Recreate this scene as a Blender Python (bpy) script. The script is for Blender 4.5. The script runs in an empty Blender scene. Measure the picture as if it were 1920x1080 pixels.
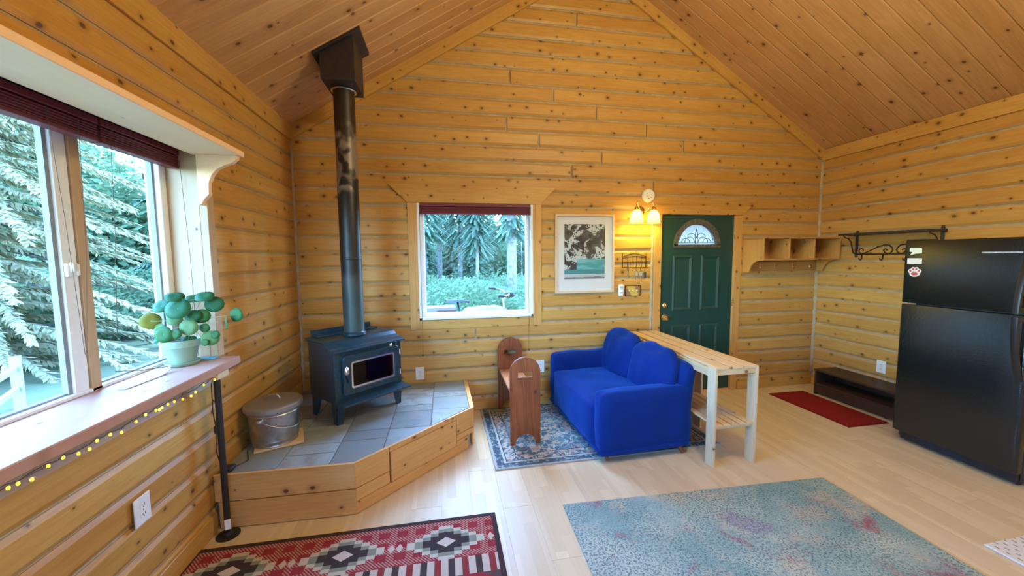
import bpy, bmesh, math, random
from mathutils import Vector, Matrix
from mathutils import noise as mnoise
R = random.Random(7)
PI = math.pi
sc = bpy.context.scene
C = sc.collection

# ---------------------------------------------------------------- camera, sky, sun, exposure
cam_d = bpy.data.cameras.new('camera'); cam = bpy.data.objects.new('camera', cam_d); C.objects.link(cam)
cam_d.sensor_width = 36.0; cam_d.lens = 36.0 * 705.632 / 1920.0; cam_d.clip_start = 0.02; cam_d.clip_end = 400
cr, cu, cf = (0.98439956, -0.1756826, -0.00965029), (0.02377988, 0.07850027, 0.99663044), (0.17433308, 0.98131205, -0.08145334)
cam.matrix_world = Matrix(((cr[0], cu[0], -cf[0], 0), (cr[1], cu[1], -cf[1], 0), (cr[2], cu[2], -cf[2], 1.6085), (0, 0, 0, 1)))
sc.camera = cam

SKY_STRENGTH = 6.5
LAMP_W = 39.0
RIGHT_FILL_W = 42.0
SKY_TINT = (.64, .96, 1.28)
sc.view_settings.view_transform = 'Standard'; sc.view_settings.look = 'None'
sc.view_settings.gamma = 1.0; sc.view_settings.use_curve_mapping = False
sc.view_settings.exposure = 0.0
w = bpy.data.worlds.new('sky'); sc.world = w; w.use_nodes = True
wn = w.node_tree; wn.nodes.clear()
sky = wn.nodes.new('ShaderNodeTexSky'); sky.sky_type = 'NISHITA'; sky.sun_disc = False
sky.sun_elevation = math.radians(64); sky.sun_rotation = math.radians(352); sky.air_density = 1.0; sky.dust_density = 0.7; sky.ozone_density = 2.5
bg = wn.nodes.new('ShaderNodeBackground'); bg.inputs[1].default_value = SKY_STRENGTH
wo = wn.nodes.new('ShaderNodeOutputWorld')
tint = wn.nodes.new('ShaderNodeVectorMath'); tint.operation = 'MULTIPLY'; tint.inputs[1].default_value = SKY_TINT      # white balance set for the lamps
wn.links.new(sky.outputs[0], tint.inputs[0]); wn.links.new(tint.outputs[0], bg.inputs[0]); wn.links.new(bg.outputs[0], wo.inputs[0])
# the sun itself stays behind thin cloud: only the bright sky round it lights the place

# room numbers (metres)
D = 3.891; XL = -1.39; XR = 4.486; YF = -3.2
EZ = 2.839; CXL = -1.362; RX = 1.562; RZ = 4.645; SL = (RZ - EZ) / (RX - CXL)

# ---------------------------------------------------------------- mesh builder
class MB:
    def __init__(s): s.v = []; s.f = []
    def add(s, vs, fs, M=None):
        o = len(s.v)
        s.v += [tuple(M @ Vector(p)) for p in vs] if M is not None else [tuple(p) for p in vs]
        s.f += [tuple(o + i for i in f) for f in fs]; return s
    def box(s, x0, x1, y0, y1, z0, z1, M=None):
        vs = [(x, y, z) for z in (z0, z1) for y in (y0, y1) for x in (x0, x1)]
        return s.add(vs, [(0, 2, 3, 1), (4, 5, 7, 6), (0, 1, 5, 4), (2, 6, 7, 3), (0, 4, 6, 2), (1, 3, 7, 5)], M)
    def prism(s, pts, a, b, axis='y', M=None):
        n = len(pts)
        def P(p, t):
            return (p[0], t, p[1]) if axis == 'y' else ((t, p[0], p[1]) if axis == 'x' else (p[0], p[1], t))
        vs = [P(p, a) for p in pts] + [P(p, b) for p in pts]
        fs = [tuple(range(n)), tuple(range(2 * n - 1, n - 1, -1))] + [(i, i + n, (i + 1) % n + n, (i + 1) % n) for i in range(n)]
        return s.add(vs, fs, M)
    def lathe(s, prof, seg=24, M=None, cap=True):
        vs = []; fs = []; n = len(prof)
        for r, z in prof:
            for k in range(seg):
                a = 2 * PI * k / seg; vs.append((r * math.cos(a), r * math.sin(a), z))
        for i in range(n - 1):
            for k in range(seg):
                k2 = (k + 1) % seg; fs.append((i * seg + k, i * seg + k2, (i + 1) * seg + k2, (i + 1) * seg + k))
        if cap:
            if prof[0][0] > 1e-6: fs.append(tuple(range(seg - 1, -1, -1)))
            if prof[-1][0] > 1e-6: fs.append(tuple((n - 1) * seg + k for k in range(seg)))
        return s.add(vs, fs, M)
    def cyl(s, p, q, r, r2=None, seg=12):
        return s.tube([p, q], [r, r if r2 is None else r2], seg)
    def tube(s, pts, r, seg=8, closed=False):
        pts = [Vector(p) for p in pts]; n = len(pts)
        rs = r if isinstance(r, (list, tuple)) else [r] * n
        vs = []; fs = []; prev = None
        for i, p in enumerate(pts):
            if closed: t = pts[(i + 1) % n] - pts[i - 1]
            else: t = pts[min(i + 1, n - 1)] - pts[max(i - 1, 0)]
            t = t.normalized() if t.length > 1e-9 else Vector((0, 0, 1))
            if prev is None:
                a = Vector((0, 0, 1)) if abs(t.z) < 0.9 else Vector((1, 0, 0)); nn = t.cross(a).normalized()
            else:
                nn = (prev - t * prev.dot(t)); nn = nn.normalized() if nn.length > 1e-6 else t.orthogonal().normalized()
            prev = nn; b = t.cross(nn)
            for k in range(seg):
                a = 2 * PI * k / seg; vs.append(p + (nn * math.cos(a) + b * math.sin(a)) * rs[i])
        m = n if closed else n - 1
        for i in range(m):
            j = (i + 1) % n
            for k in range(seg):
                k2 = (k + 1) % seg; fs.append((i * seg + k, i * seg + k2, j * seg + k2, j * seg + k))
        if not closed: fs += [tuple(range(seg - 1, -1, -1)), tuple((n - 1) * seg + k for k in range(seg))]
        return s.add(vs, fs)
    def soft(s, x0, x1, y0, y1, z0, z1, r=.04, n=8, amp=0.0, fr=6.0, seed=0, puff=0.0, M=None):
        c = Vector(((x0 + x1) / 2, (y0 + y1) / 2, (z0 + z1) / 2)); h = Vector(((x1 - x0) / 2, (y1 - y0) / 2, (z1 - z0) / 2))
        vs = {}; out = []; fs = []
        def vid(i, j, k):
            if (i, j, k) in vs: return vs[(i, j, k)]
            u = Vector((2 * i / n - 1, 2 * j / n - 1, 2 * k / n - 1))
            p = Vector((u.x * h.x, u.y * h.y, u.z * h.z))
            inn = Vector([max(-(h[a] - r), min(h[a] - r, p[a])) for a in range(3)])
            d = p - inn
            if d.length > 1e-9: p = inn + d.normalized() * r
            if puff:
                for a in range(3):
                    o = [q for q in range(3) if q != a]
                    f = (1 - u[o[0]] ** 2) * (1 - u[o[1]] ** 2)
                    if abs(abs(u[a]) - 1) < 1e-6: p[a] += math.copysign(puff * f * min(1, h[a] * 2 / .2), u[a])
            q = p + c
            if amp:
                nn = d.normalized() if d.length > 1e-9 else Vector((0, 0, 1))
                q = q + nn * amp * mnoise.noise(q * fr + Vector((seed, 0, 0)))
            vs[(i, j, k)] = len(out); out.append(q); return vs[(i, j, k)]
        for a in range(n):
            for b in range(n):
                fs.append((vid(a, b, 0), vid(a, b + 1, 0), vid(a + 1, b + 1, 0), vid(a + 1, b, 0)))
                fs.append((vid(a, b, n), vid(a + 1, b, n), vid(a + 1, b + 1, n), vid(a, b + 1, n)))
                fs.append((vid(a, 0, b), vid(a + 1, 0, b), vid(a + 1, 0, b + 1), vid(a, 0, b + 1)))
                fs.append((vid(a, n, b), vid(a, n, b + 1), vid(a + 1, n, b + 1), vid(a + 1, n, b)))
                fs.append((vid(0, a, b), vid(0, a, b + 1), vid(0, a + 1, b + 1), vid(0, a + 1, b)))
                fs.append((vid(n, a, b), vid(n, a + 1, b), vid(n, a + 1, b + 1), vid(n, a, b + 1)))
        return s.add(out, fs, M)
    def mesh(s, name, mat, bevel=0, smooth=False, fix=True, segs=1):
        me = bpy.data.meshes.new(name); me.from_pydata(s.v, [], s.f)
        if fix or bevel:
            bm = bmesh.new(); bm.from_mesh(me)
            bmesh.ops.recalc_face_normals(bm, faces=bm.faces)
            if bevel:
                es = [e for e in bm.edges if len(e.link_faces) == 2 and e.calc_face_angle(0) > 0.5]
                bmesh.ops.bevel(bm, geom=es, offset=bevel, segments=segs, affect='EDGES', profile=.5, clamp_overlap=True)
            bm.to_mesh(me); bm.free()
        me.materials.append(mat)
        if smooth:
            me.shade_smooth() if smooth is True else me.shade_smooth()
            if smooth == 'auto': me.set_sharp_from_angle(angle=math.radians(38))
        me.update(); return me
    def build(s, name, mat, parent=None, loc=(0, 0, 0), rot=(0, 0, 0), bevel=0, smooth=False, fix=True, segs=1):
        o = bpy.data.objects.new(name, s.mesh(name, mat, bevel, smooth, fix, segs)); C.objects.link(o)
        o.location = loc; o.rotation_euler = rot
        if parent: o.parent = parent
        return o

def tag(o, label=None, cat=None, group=None, kind=None):
    if label: o['label'] = label
    if cat: o['category'] = cat
    if group: o['group'] = group
    if kind: o['kind'] = kind
    return o
def thing(name, label, cat, loc=(0, 0, 0), rz=0, group=None):
    o = bpy.data.objects.new(name, None); C.objects.link(o); o.location = loc; o.rotation_euler = (0, 0, rz); o.empty_display_size = .1
    return tag(o, label, cat, group)
def struct(name, loc=(0, 0, 0)):
    o = bpy.data.objects.new(name, None); C.objects.link(o); o.location = loc; o['kind'] = 'structure'; return o
def link_mesh(name, me, parent=None, loc=(0, 0, 0), rot=(0, 0, 0)):
    o = bpy.data.objects.new(name, me); C.objects.link(o); o.location = loc; o.rotation_euler = rot
    if parent: o.parent = parent
    return o
def copy_tree(o, parent=None):
    c = o.copy(); C.objects.link(c); c.parent = parent
    for ch in list(o.children): copy_tree(ch, c)
    return c
def B(*a, M=None): return MB().box(*a, M=M)

# ---------------------------------------------------------------- materials
class NT:
    def __init__(s, name):
        s.m = bpy.data.materials.new(name); s.m.use_nodes = True; s.t = s.m.node_tree; s.t.nodes.clear()
        s.out = s.n('ShaderNodeOutputMaterial')
    def n(s, ty, **kw):
        nd = s.t.nodes.new(ty)
        for k, v in kw.items(): setattr(nd, k, v)
        return nd
    def set(s, sock, v):
        if isinstance(v, bpy.types.NodeSocket): s.t.links.new(v, sock)
        elif v is not None:
            if sock.type == 'RGBA' and len(v) == 3: v = (*v, 1)
            sock.default_value = v
    def math(s, op, a, b=None, c=None, clamp=False):
        nd = s.n('ShaderNodeMath', operation=op, use_clamp=clamp); s.set(nd.inputs[0], a)
        if b is not None: s.set(nd.inputs[1], b)
        if c is not None: s.set(nd.inputs[2], c)
        return nd.outputs[0]
    def vmath(s, op, a, b=None):
        nd = s.n('ShaderNodeVectorMath', operation=op); s.set(nd.inputs[0], a)
        if b is not None: s.set(nd.inputs[1], b)
        return nd.outputs[0]
    def mix(s, f, a, b, mode='MIX'):
        nd = s.n('ShaderNodeMix', data_type='RGBA', blend_type=mode); s.set(nd.inputs[0], f); s.set(nd.inputs[6], a); s.set(nd.inputs[7], b); return nd.outputs[2]
    def ss(s, x, a, b):
        nd = s.n('ShaderNodeMapRange', interpolation_type='SMOOTHSTEP'); s.set(nd.inputs[0], x); nd.inputs[1].default_value = a; nd.inputs[2].default_value = b; return nd.outputs[0]
    def noise(s, vec, scale=5, detail=4, rough=.5, dist=0, dim='3D', out=0):
        nd = s.n('ShaderNodeTexNoise', noise_dimensions=dim); s.set(nd.inputs['Vector'], vec)
        nd.inputs['Scale'].default_value = scale; nd.inputs['Detail'].default_value = detail; nd.inputs['Roughness'].default_value = rough; nd.inputs['Distortion'].default_value = dist
        return nd.outputs[out]
    def vor(s, vec, scale=5, feat='F1', dim='3D', out='Distance', rnd=1.0):
        nd = s.n('ShaderNodeTexVoronoi', feature=feat, voronoi_dimensions=dim); s.set(nd.inputs['Vector'], vec); nd.inputs['Scale'].default_value = scale; nd.inputs['Randomness'].default_value = rnd
        return nd.outputs[out]
    def ramp(s, f, stops, interp='LINEAR'):
        nd = s.n('ShaderNodeValToRGB'); s.set(nd.inputs[0], f); cr = nd.color_ramp; cr.interpolation = interp
        while len(cr.elements) < len(stops): cr.elements.new(.5)
        for e, (p, c) in zip(cr.elements, stops): e.position = p; e.color = (*c, 1) if len(c) == 3 else c
        return nd.outputs[0]
    def obj(s): return s.n('ShaderNodeTexCoord').outputs['Object']
    def gen(s): return s.n('ShaderNodeTexCoord').outputs['Generated']
    def rand(s): return s.n('ShaderNodeObjectInfo').outputs['Random']
    def sep(s, v):
        nd = s.n('ShaderNodeSeparateXYZ'); s.set(nd.inputs[0], v); return nd.outputs
    def comb(s, x, y, z=0.0):
        nd = s.n('ShaderNodeCombineXYZ'); s.set(nd.inputs[0], x); s.set(nd.inputs[1], y); s.set(nd.inputs[2], z); return nd.outputs[0]
    def bump(s, h, strength=.3, dist=.01, inv=False):
        nd = s.n('ShaderNodeBump', invert=inv); nd.inputs['Strength'].default_value = strength; nd.inputs['Distance'].default_value = dist; s.set(nd.inputs['Height'], h); return nd.outputs[0]
    def bsdf(s, col, rough=.5, metal=0.0, normal=None, spec=.5, emit=None, estr=0, trans=0, alpha=None, coat=0, sheen=0, ior=1.5):
        p = s.n('ShaderNodeBsdfPrincipled'); s.set(p.inputs['Base Color'], col); s.set(p.inputs['Roughness'], rough); s.set(p.inputs['Metallic'], metal)
        p.inputs['Specular IOR Level'].default_value = spec; p.inputs['IOR'].default_value = ior
        if normal is not None: s.set(p.inputs['Normal'], normal)
        if emit is not None: s.set(p.inputs['Emission Color'], emit); p.inputs['Emission Strength'].default_value = estr
        if trans: p.inputs['Transmission Weight'].default_value = trans
        if coat: p.inputs['Coat Weight'].default_value = coat; p.inputs['Coat Roughness'].default_value = .25
        if sheen: p.inputs['Sheen Weight'].default_value = sheen; p.inputs['Sheen Roughness'].default_value = .35; p.inputs['Sheen Tint'].default_value = (.06, .30, 1.0, 1)
        s.t.links.new(p.outputs[0], s.out.inputs[0]); return s.m

def plain(name, col, rough=.5, metal=0.0, spec=.5, var=.06, scale=30, bump=0.0, **kw):
    t = NT(name); n = t.noise(t.obj(), scale, 4)
    c = t.mix(t.ss(n, .3, .7), tuple(max(0, x * (1 - var)) for x in col), tuple(min(1, x * (1 + var)) for x in col))
    return t.bsdf(c, rough, metal, t.bump(n, bump, .004) if bump else None, spec, **kw)

def wood(name, ax, light, dark, knot=(.10, .035, .012), grain=1.0, knots=1.0, rough=.45, smear=None, hue=.14, kscale=1.0, spec=.4, smear_amt=.50):
    """ax: grain axis then width axis, e.g. 'xz'. Colour, grain and knots of one board; every board gets its own offset."""
    t = NT(name); o = t.sep(t.obj()); I = {'x': 0, 'y': 1, 'z': 2}
    L_, W_ = o[I[ax[0]]], o[I[ax[1]]]; T_ = o[3 - I[ax[0]] - I[ax[1]]]
    r = t.rand(); r2 = t.math('FRACT', t.math('MULTIPLY', r, 37.7)); r3 = t.math('FRACT', t.math('MULTIPLY', r, 191.3))
    x = t.math('ADD', L_, t.math('MULTIPLY', r, 61.0)); y = t.math('ADD', W_, t.math('MULTIPLY', r2, 23.0)); z = t.math('ADD', T_, t.math('MULTIPLY', r3, 11.0))
    # knots
    wob = t.noise(t.comb(x, y, z), 9, 2, out=0)
    kv = t.comb(t.math('MULTIPLY', x, 6.6 * kscale), t.math('MULTIPLY', y, 8.5 * kscale))
    vn = t.n('ShaderNodeTexVoronoi', feature='F1', voronoi_dimensions='2D'); t.set(vn.inputs['Vector'], kv); vn.inputs['Scale'].default_value = 1.0
    kd = vn.outputs['Distance']; kc = t.sep(vn.outputs['Color'])
    ksz = t.math('MULTIPLY_ADD', kc[0], .11, .035)
    on = t.math('GREATER_THAN', kc[1], 1 - .46 * knots) if knots else 0.0
    kr = t.math('DIVIDE', kd, ksz)
    kcore = t.math('MULTIPLY', t.math('SUBTRACT', 1.0, t.ss(kr, .45, 1.0)), on)
    kring = t.math('MULTIPLY', t.math('SUBTRACT', 1.0, t.ss(kr, .7, 2.6)), on)
    # grain, bent round the knots
    yb = t.math('ADD', y, t.math('MULTIPLY', kring, .012))
    g1 = t.noise(t.comb(t.math('MULTIPLY', x, 1.1), t.math('MULTIPLY', yb, 16.0), t.math('MULTIPLY', z, 16)), 1.0, 5, .55, .6)
    ring = t.math('ABSOLUTE', t.math('SUBTRACT', t.math('FRACT', t.math('MULTIPLY', g1, 7.0)), .5))
    g2 = t.noise(t.comb(t.math('MULTIPLY', x, 3.0), t.math('MULTIPLY', yb, 130.0), t.math('MULTIPLY', z, 60)), 1.0, 3, .6)
    blot = t.noise(t.comb(t.math('MULTIPLY', x, 1.3), t.math('MULTIPLY', y, 5.0), z), 1.0, 3, .55)
    f = t.math('ADD', t.math('MULTIPLY', t.math('SUBTRACT', ring, .25), .7 * grain), t.math('ADD', t.math('MULTIPLY', t.math('SUBTRACT', g2, .5), .55 * grain), t.math('MULTIPLY', t.math('SUBTRACT', blot, .5), 1.3)))
    f = t.math('ADD', f, .5, clamp=True)
    f = t.math('ADD', f, t.math('MULTIPLY', t.math('SUBTRACT', r2, .5), hue * 2.2), clamp=True)
    col = t.mix(f, dark, light)
    # boards differ in warmth
    col = t.mix(t.math('MULTIPLY', r3, hue), col, tuple(c * k for c, k in zip(dark, (1.08, .86, .6))))
    col = t.mix(t.math('MULTIPLY', kring, .45), col, tuple(c * .55 for c in dark))
    col = t.mix(t.math('MULTIPLY', kcore, .92), col, knot)
    if smear is not None:
        gz = t.sep(t.gen())[2]; e = t.math('ABSOLUTE', t.math('SUBTRACT', gz, .5))
        sm = t.noise(t.comb(t.math('MULTIPLY', x, 1.7), t.math('MULTIPLY', y, 20), z), 1.0, 4, .6)
        m = t.ss(t.math('ADD', e, t.math('MULTIPLY', t.math('SUBTRACT', sm, .5), .55)), .38, .52)
        col = t.mix(t.math('MULTIPLY', m, smear_amt), col, smear)
    h = t.math('SUBTRACT', t.math('MULTIPLY', g2, .5), t.math('MULTIPLY', kcore, .6))
    return t.bsdf(col, rough, 0, t.bump(h, .18, .004), spec)

CHINK = (.41, .32, .20)
M = {}
M['log'] = wood('log_wood', 'xz', (.61, .350, .088), (.44, .205, .040), smear=CHINK, hue=.16)
M['log_left'] = wood('log_wood_left', 'xz', (.61, .350, .088), (.44, .205, .040), smear=tuple(c * .8 for c in CHINK), hue=.16, smear_amt=.34)
M['chink'] = plain('chinking', CHINK, .75, var=.12, scale=14, bump=.3)
M['trim_x'] = wood('trim_wood_along', 'xz', (.62, .355, .09), (.45, .215, .042), hue=.10)
M['trim_y'] = wood('trim_wood_deep', 'yz', (.62, .355, .09), (.45, .215, .042), hue=.10)
M['trim_z'] = wood('trim_wood_upright', 'zx', (.65, .365, .11), (.49, .23, .055), hue=.10)
M['ceil'] = wood('ceiling_boards', 'xy', (.65, .37, .15), (.46, .225, .072), hue=.16, kscale=.8, knots=.75, rough=.5)
M['pale_x'] = wood('pale_pine_along_x', 'xz', (.74, .55, .33), (.58, .38, .19), knots=.5, hue=.1, rough=.6)
M['pale_y'] = wood('pale_pine_along_y', 'yx', (.74, .55, .33), (.58, .38, .19), knots=.5, hue=.1, rough=.6)
M['pale_z'] = wood('pale_pine_upright', 'zy', (.74, .55, .33), (.58, .38, .19), knots=.6, hue=.1, rough=.6)
M['sill'] = wood('sill_wood', 'yx', (.51, .285, .20), (.42, .205, .135), knots=.35, hue=.02, rough=.4, grain=.7)
M['hood'] = wood('hood_wood', 'yx', (.95, .66, .40), (.85, .54, .30), knots=.15, hue=.02, rough=.55, grain=.6)
M['jamb'] = wood('jamb_wood', 'zx', (.54, .37, .215), (.43, .26, .13), knots=.25, hue=.05, rough=.55, grain=.7)
M['bench'] = wood('bench_wood', 'zx', (.34, .098, .028), (.15, .038, .010), knot=(.045, .014, .008), kscale=.6, knots=1.0, hue=.04, rough=.38, grain=1.5)
M['bench_seat'] = wood('bench_seat_wood', 'yx', (.55, .27, .14), (.40, .17, .07), hue=.04, rough=.3)
M['deck'] = wood('hearth_boards', 'xz', (.74, .42, .15), (.58, .29, .08), hue=.10, rough=.5)
M['cubby'] = wood('cubby_wood', 'zy', (.66, .36, .10), (.50, .22, .05), hue=.12, knots=.8)
M['cubby_x'] = wood('cubby_wood_along', 'xz', (.58, .28, .08), (.42, .17, .04), hue=.12, knots=.8)
M['black_stove'] = plain('stove_paint', (.014, .038, .050), .30, var=.3, scale=60, bump=.08)
M['black_metal'] = plain('black_metal', (.015, .014, .014), .45, var=.2)
M['iron'] = plain('wrought_iron', (.035, .022, .014), .5, var=.3)
M['brown_metal'] = plain('brown_black_sheet', (.022, .015, .016), .5, var=.2)
M['chrome'] = plain('chrome', (.85, .83, .80), .22, 1.0, var=.03)
M['brass'] = plain('brass', (.80, .62, .34), .25, 1.0, var=.05)
M['steel_rod'] = plain('steel_ring', (.8, .78, .74), .3, 1.0, var=.03)
M['white_vinyl'] = plain('white_vinyl', (.80, .80, .80), .35, var=.02)
M['grey_gasket'] = plain('grey_gasket', (.22, .25, .27), .5)
M['outlet'] = plain('white_plastic', (.80, .78, .72), .35, var=.02)
M['outlet_dark'] = plain('dark_slots', (.10, .09, .08), .6)
M['blind'] = plain('burgundy_blind', (.17, .018, .028), .5, var=.1, scale=8)
M['cord'] = plain('cord', (.10, .05, .03), .7)
M['black_cord'] = plain('black_cord', (.015, .015, .018), .55)
M['espresso'] = plain('espresso_laminate', (.045, .022, .014), .4, var=.2, scale=12)
M['sofa_leg'] = plain('sofa_leg_wood', (.16, .055, .025), .4, var=.15)
M['teal_pot'] = plain('green_ceramic', (.24, .32, .21), .4, var=.05, scale=9)
M['soil'] = plain('soil', (.035, .022, .014), .9, var=.5, bump=.6)
M['paper'] = plain('white_paper', (.84, .83, .79), .6, var=.01)
M['paper_mint'] = plain('pale_mint_paper', (.78, .84, .72), .6, var=.02)
M['red_print'] = plain('red_print', (.55, .10, .10), .5)
M['pink_print'] = plain('pink_print', (.75, .33, .33), .5)
M['white_print'] = plain('white_print', (.86, .84, .82), .5)
M['dark_print'] = plain('dark_print', (.03, .03, .03), .5)
M['mat_board'] = plain('mat_board', (.70, .68, .64), .7, var=.01)
M['pic_frame'] = wood('picture_frame_wood', 'xz', (.72, .52, .34), (.62, .40, .24), knots=0, hue=.02)
M['concrete_plug'] = plain('plug_black', (.02, .02, .025), .5)

def door_paint():
    t = NT('green_door_paint'); n = t.noise(t.obj(), 4, 4); n2 = t.noise(t.obj(), 160, 3)
    return t.bsdf(t.mix(n, (.009, .042, .033), (.014, .060, .047)), .38, 0, t.bump(n2, .08, .003), .5)
M['door'] = door_paint()
def galv():
    t = NT('galvanised_steel'); v = t.vor(t.obj(), 28, out='Color'); n = t.noise(t.obj(), 7, 3)
    c = t.mix(t.sep(v)[0], (.42, .44, .45), (.60, .61, .61)); c = t.mix(t.ss(n, .45, .75), c, (.40, .37, .33))
    return t.bsdf(c, .34, .95, None)
M['galv'] = galv()
def galv_lid():
    t = NT('dull_galvanised_lid'); n = t.noise(t.obj(), 9, 4)
    return t.bsdf(t.mix(n, (.30, .30, .29), (.42, .39, .35)), .5, .75)
M['galv_lid'] = galv_lid()
def slate():
    t = NT('slate_tile'); o = t.obj(); r = t.rand(); n = t.noise(t.vmath('ADD', o, t.comb(t.math('MULTIPLY', r, 40), r, r)), 7, 6, .6, .5)
    n2 = t.noise(o, 40, 4)
    a = t.mix(t.ss(t.math('FRACT', t.math('MULTIPLY', r, 7.3)), .0, 1.0), (.16, .19, .18), (.36, .41, .385))
    b = t.mix(t.math('FRACT', t.math('MULTIPLY', r, 23.9)), (.24, .20, .16), (.27, .32, .305))
    c = t.mix(t.ss(n, .38, .68), a, b); c = t.mix(t.math('MULTIPLY', n2, .25), c, (.15, .13, .12))
    return t.bsdf(c, t.math('MULTIPLY_ADD', n, .25, .30), 0, t.bump(t.math('ADD', n, t.math('MULTIPLY', n2, .3)), .35, .01), .5)
M['slate'] = slate()
M['grout'] = plain('grout', (.30, .27, .24), .85)
def floor_mat():
    t = NT('laminate_floor'); o = t.sep(t.obj()); r = t.rand()
    st = t.math('FLOOR', t.math('DIVIDE', o[0], .0655)); yy = t.math('ADD', o[1], t.math('MULTIPLY', st, .37))
    seg = t.math('FLOOR', t.math('DIVIDE', yy, .48))
    wn_ = t.n('ShaderNodeTexWhiteNoise', noise_dimensions='3D'); t.set(wn_.inputs[0], t.comb(st, seg, t.math('MULTIPLY', r, 91)))
    g = t.noise(t.comb(t.math('MULTIPLY', t.math('ADD', o[0], r), 55), t.math('MULTIPLY', t.math('ADD', o[1], t.math('MULTIPLY', r, 17)), 2.2), wn_.outputs[0]), 1.0, 4, .6, .4)
    f = t.math('ADD', t.math('MULTIPLY', wn_.outputs[0], .55), t.math('MULTIPLY', g, .45))
    c = t.mix(f, (.55, .405, .235), (.72, .575, .37))
    ex = t.math('ABSOLUTE', t.math('SUBTRACT', t.math('FRACT', t.math('DIVIDE', o[0], .0655)), .5))
    c = t.mix(t.math('MULTIPLY', t.ss(ex, .488, .5), .25), c, (.30, .20, .11))
    return t.bsdf(c, t.math('MULTIPLY_ADD', g, .12, .30), 0, None, .45)
M['floor'] = floor_mat()
def fabric():
    t = NT('blue_slipcover'); o = t.obj(); n = t.noise(o, 5, 4); w_ = t.noise(o, 420, 2)
    c = t.mix(n, (.002, .014, .105), (.003, .024, .17)); c = t.mix(t.math('MULTIPLY', w_, .3), c, (.005, .032, .25))
    return t.bsdf(c, .82, 0, t.bump(t.math('ADD', t.math('MULTIPLY', w_, .25), n), .35, .012), .12, sheen=.7)
M['fabric'] = fabric()
def fridge_mat():
    t = NT('black_textured_enamel'); o = t.obj(); v = t.noise(o, 48, 4, .65); n = t.noise(o, 3, 3)
    return t.bsdf((.004, .008, .009), t.math('MULTIPLY_ADD', n, .05, .20), 0, t.bump(v, .45, .004), .7, ior=1.5)
M['fridge'] = fridge_mat()
M['fridge_trim'] = plain('black_plastic', (.012, .012, .013), .35, var=.1)
M['fridge_gasket'] = plain('fridge_gasket', (.02, .022, .03), .6)
def pipe_mat():
    t = NT('stove_pipe_paint'); o = t.obj(); z = t.sep(o)[2]; n = t.noise(o, 6.5, 3, .5); n2 = t.noise(o, 18, 4)
    zz = t.math('ADD', z, t.math('MULTIPLY', t.math('SUBTRACT', n, .5), .28))
    c = t.ramp(t.math('DIVIDE', zz, 2.1), [(0, (.05, .075, .07)), (.15, (.035, .05, .045)), (.21, (.05, .05, .042)), (.26, (.016, .013, .012)), (.68, (.014, .009, .008)), (.72, (.030, .018, .014)), (1, (.028, .012, .009))])
    bare = t.math('MULTIPLY', t.math('MULTIPLY', t.ss(zz, 1.12, 1.20), t.math('SUBTRACT', 1.0, t.ss(zz, 1.58, 1.70))), t.ss(t.noise(t.vmath('MULTIPLY', o, (1, 1, .8)), 7.5, 2), .40, .50))
    c = t.mix(t.math('MULTIPLY', bare, .85), c, (.26, .205, .155))
    return t.bsdf(c, t.math('MULTIPLY_ADD', n2, .2, .35), .2, None, .5)
M['pipe'] = pipe_mat()
def glass_mat(name='window_glass', tint=(.97, .99, .985), refl=.05):
    t = NT(name); ge = t.n('ShaderNodeNewGeometry'); dt = t.n('ShaderNodeVectorMath', operation='DOT_PRODUCT'); t.set(dt.inputs[0], ge.outputs['Incoming']); t.set(dt.inputs[1], ge.outputs['Normal'])
    c1 = t.math('SUBTRACT', 1.0, t.math('ABSOLUTE', dt.outputs['Value']), clamp=True); fr = t.math('MULTIPLY_ADD', t.math('POWER', c1, 5.0), .96, .04)
    a = t.n('ShaderNodeBsdfTransparent'); a.inputs[0].default_value = (*tint, 1); g = t.n('ShaderNodeBsdfGlossy'); g.inputs['Roughness'].default_value = .01
    mx = t.n('ShaderNodeMixShader'); t.t.links.new(t.math('MULTIPLY', fr, refl, clamp=True), mx.inputs[0]); t.t.links.new(a.outputs[0], mx.inputs[1]); t.t.links.new(g.outputs[0], mx.inputs[2])
    t.t.links.new(mx.outputs[0], t.out.inputs[0]); return t.m
M['glass'] = glass_mat()
M['picture_glass'] = glass_mat('picture_glass', (.99, .99, .99), .8)
M['stove_glass'] = glass_mat('smoked_stove_glass', (.42, .34, .30), .5)
def fan_glass(name, tint, mixv):
    t = NT(name); v = t.noise(t.obj(), 60, 3)
    a = t.n('ShaderNodeBsdfTransparent'); a.inputs[0].default_value = (*tint, 1)
    tr = t.n('ShaderNodeBsdfTranslucent'); tr.inputs[0].default_value = (*tint, 1)
    g = t.n('ShaderNodeBsdfGlossy'); g.inputs['Roughness'].default_value = .15; t.set(g.inputs['Normal'], t.bump(v, .4, .004))
    m1 = t.n('ShaderNodeMixShader'); m1.inputs[0].default_value = mixv; t.t.links.new(a.outputs[0], m1.inputs[1]); t.t.links.new(tr.outputs[0], m1.inputs[2])
    m2 = t.n('ShaderNodeMixShader'); m2.inputs[0].default_value = .12; t.t.links.new(m1.outputs[0], m2.inputs[1]); t.t.links.new(g.outputs[0], m2.inputs[2])
    t.t.links.new(m2.outputs[0], t.out.inputs[0]); return t.m
M['fan_frame'] = plain('weathered_fan_frame', (.13, .12, .09), .4, .3, var=.3)
M['fan_glass'] = fan_glass('frosted_fan_glass', (.50, .45, .38), .8)
def emis(name, col, s):
    t = NT(name); e = t.n('ShaderNodeEmission'); e.inputs[0].default_value = (*col, 1); e.inputs[1].default_value = s; t.t.links.new(e.outputs[0], t.out.inputs[0]); return t.m
M['bulb_fairy'] = emis('fairy_bulb', (1.0, .60, .05), 3.2)
M['bulb_core'] = emis('lit_bulb', (1.0, .78, .35), 30.0)
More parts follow.
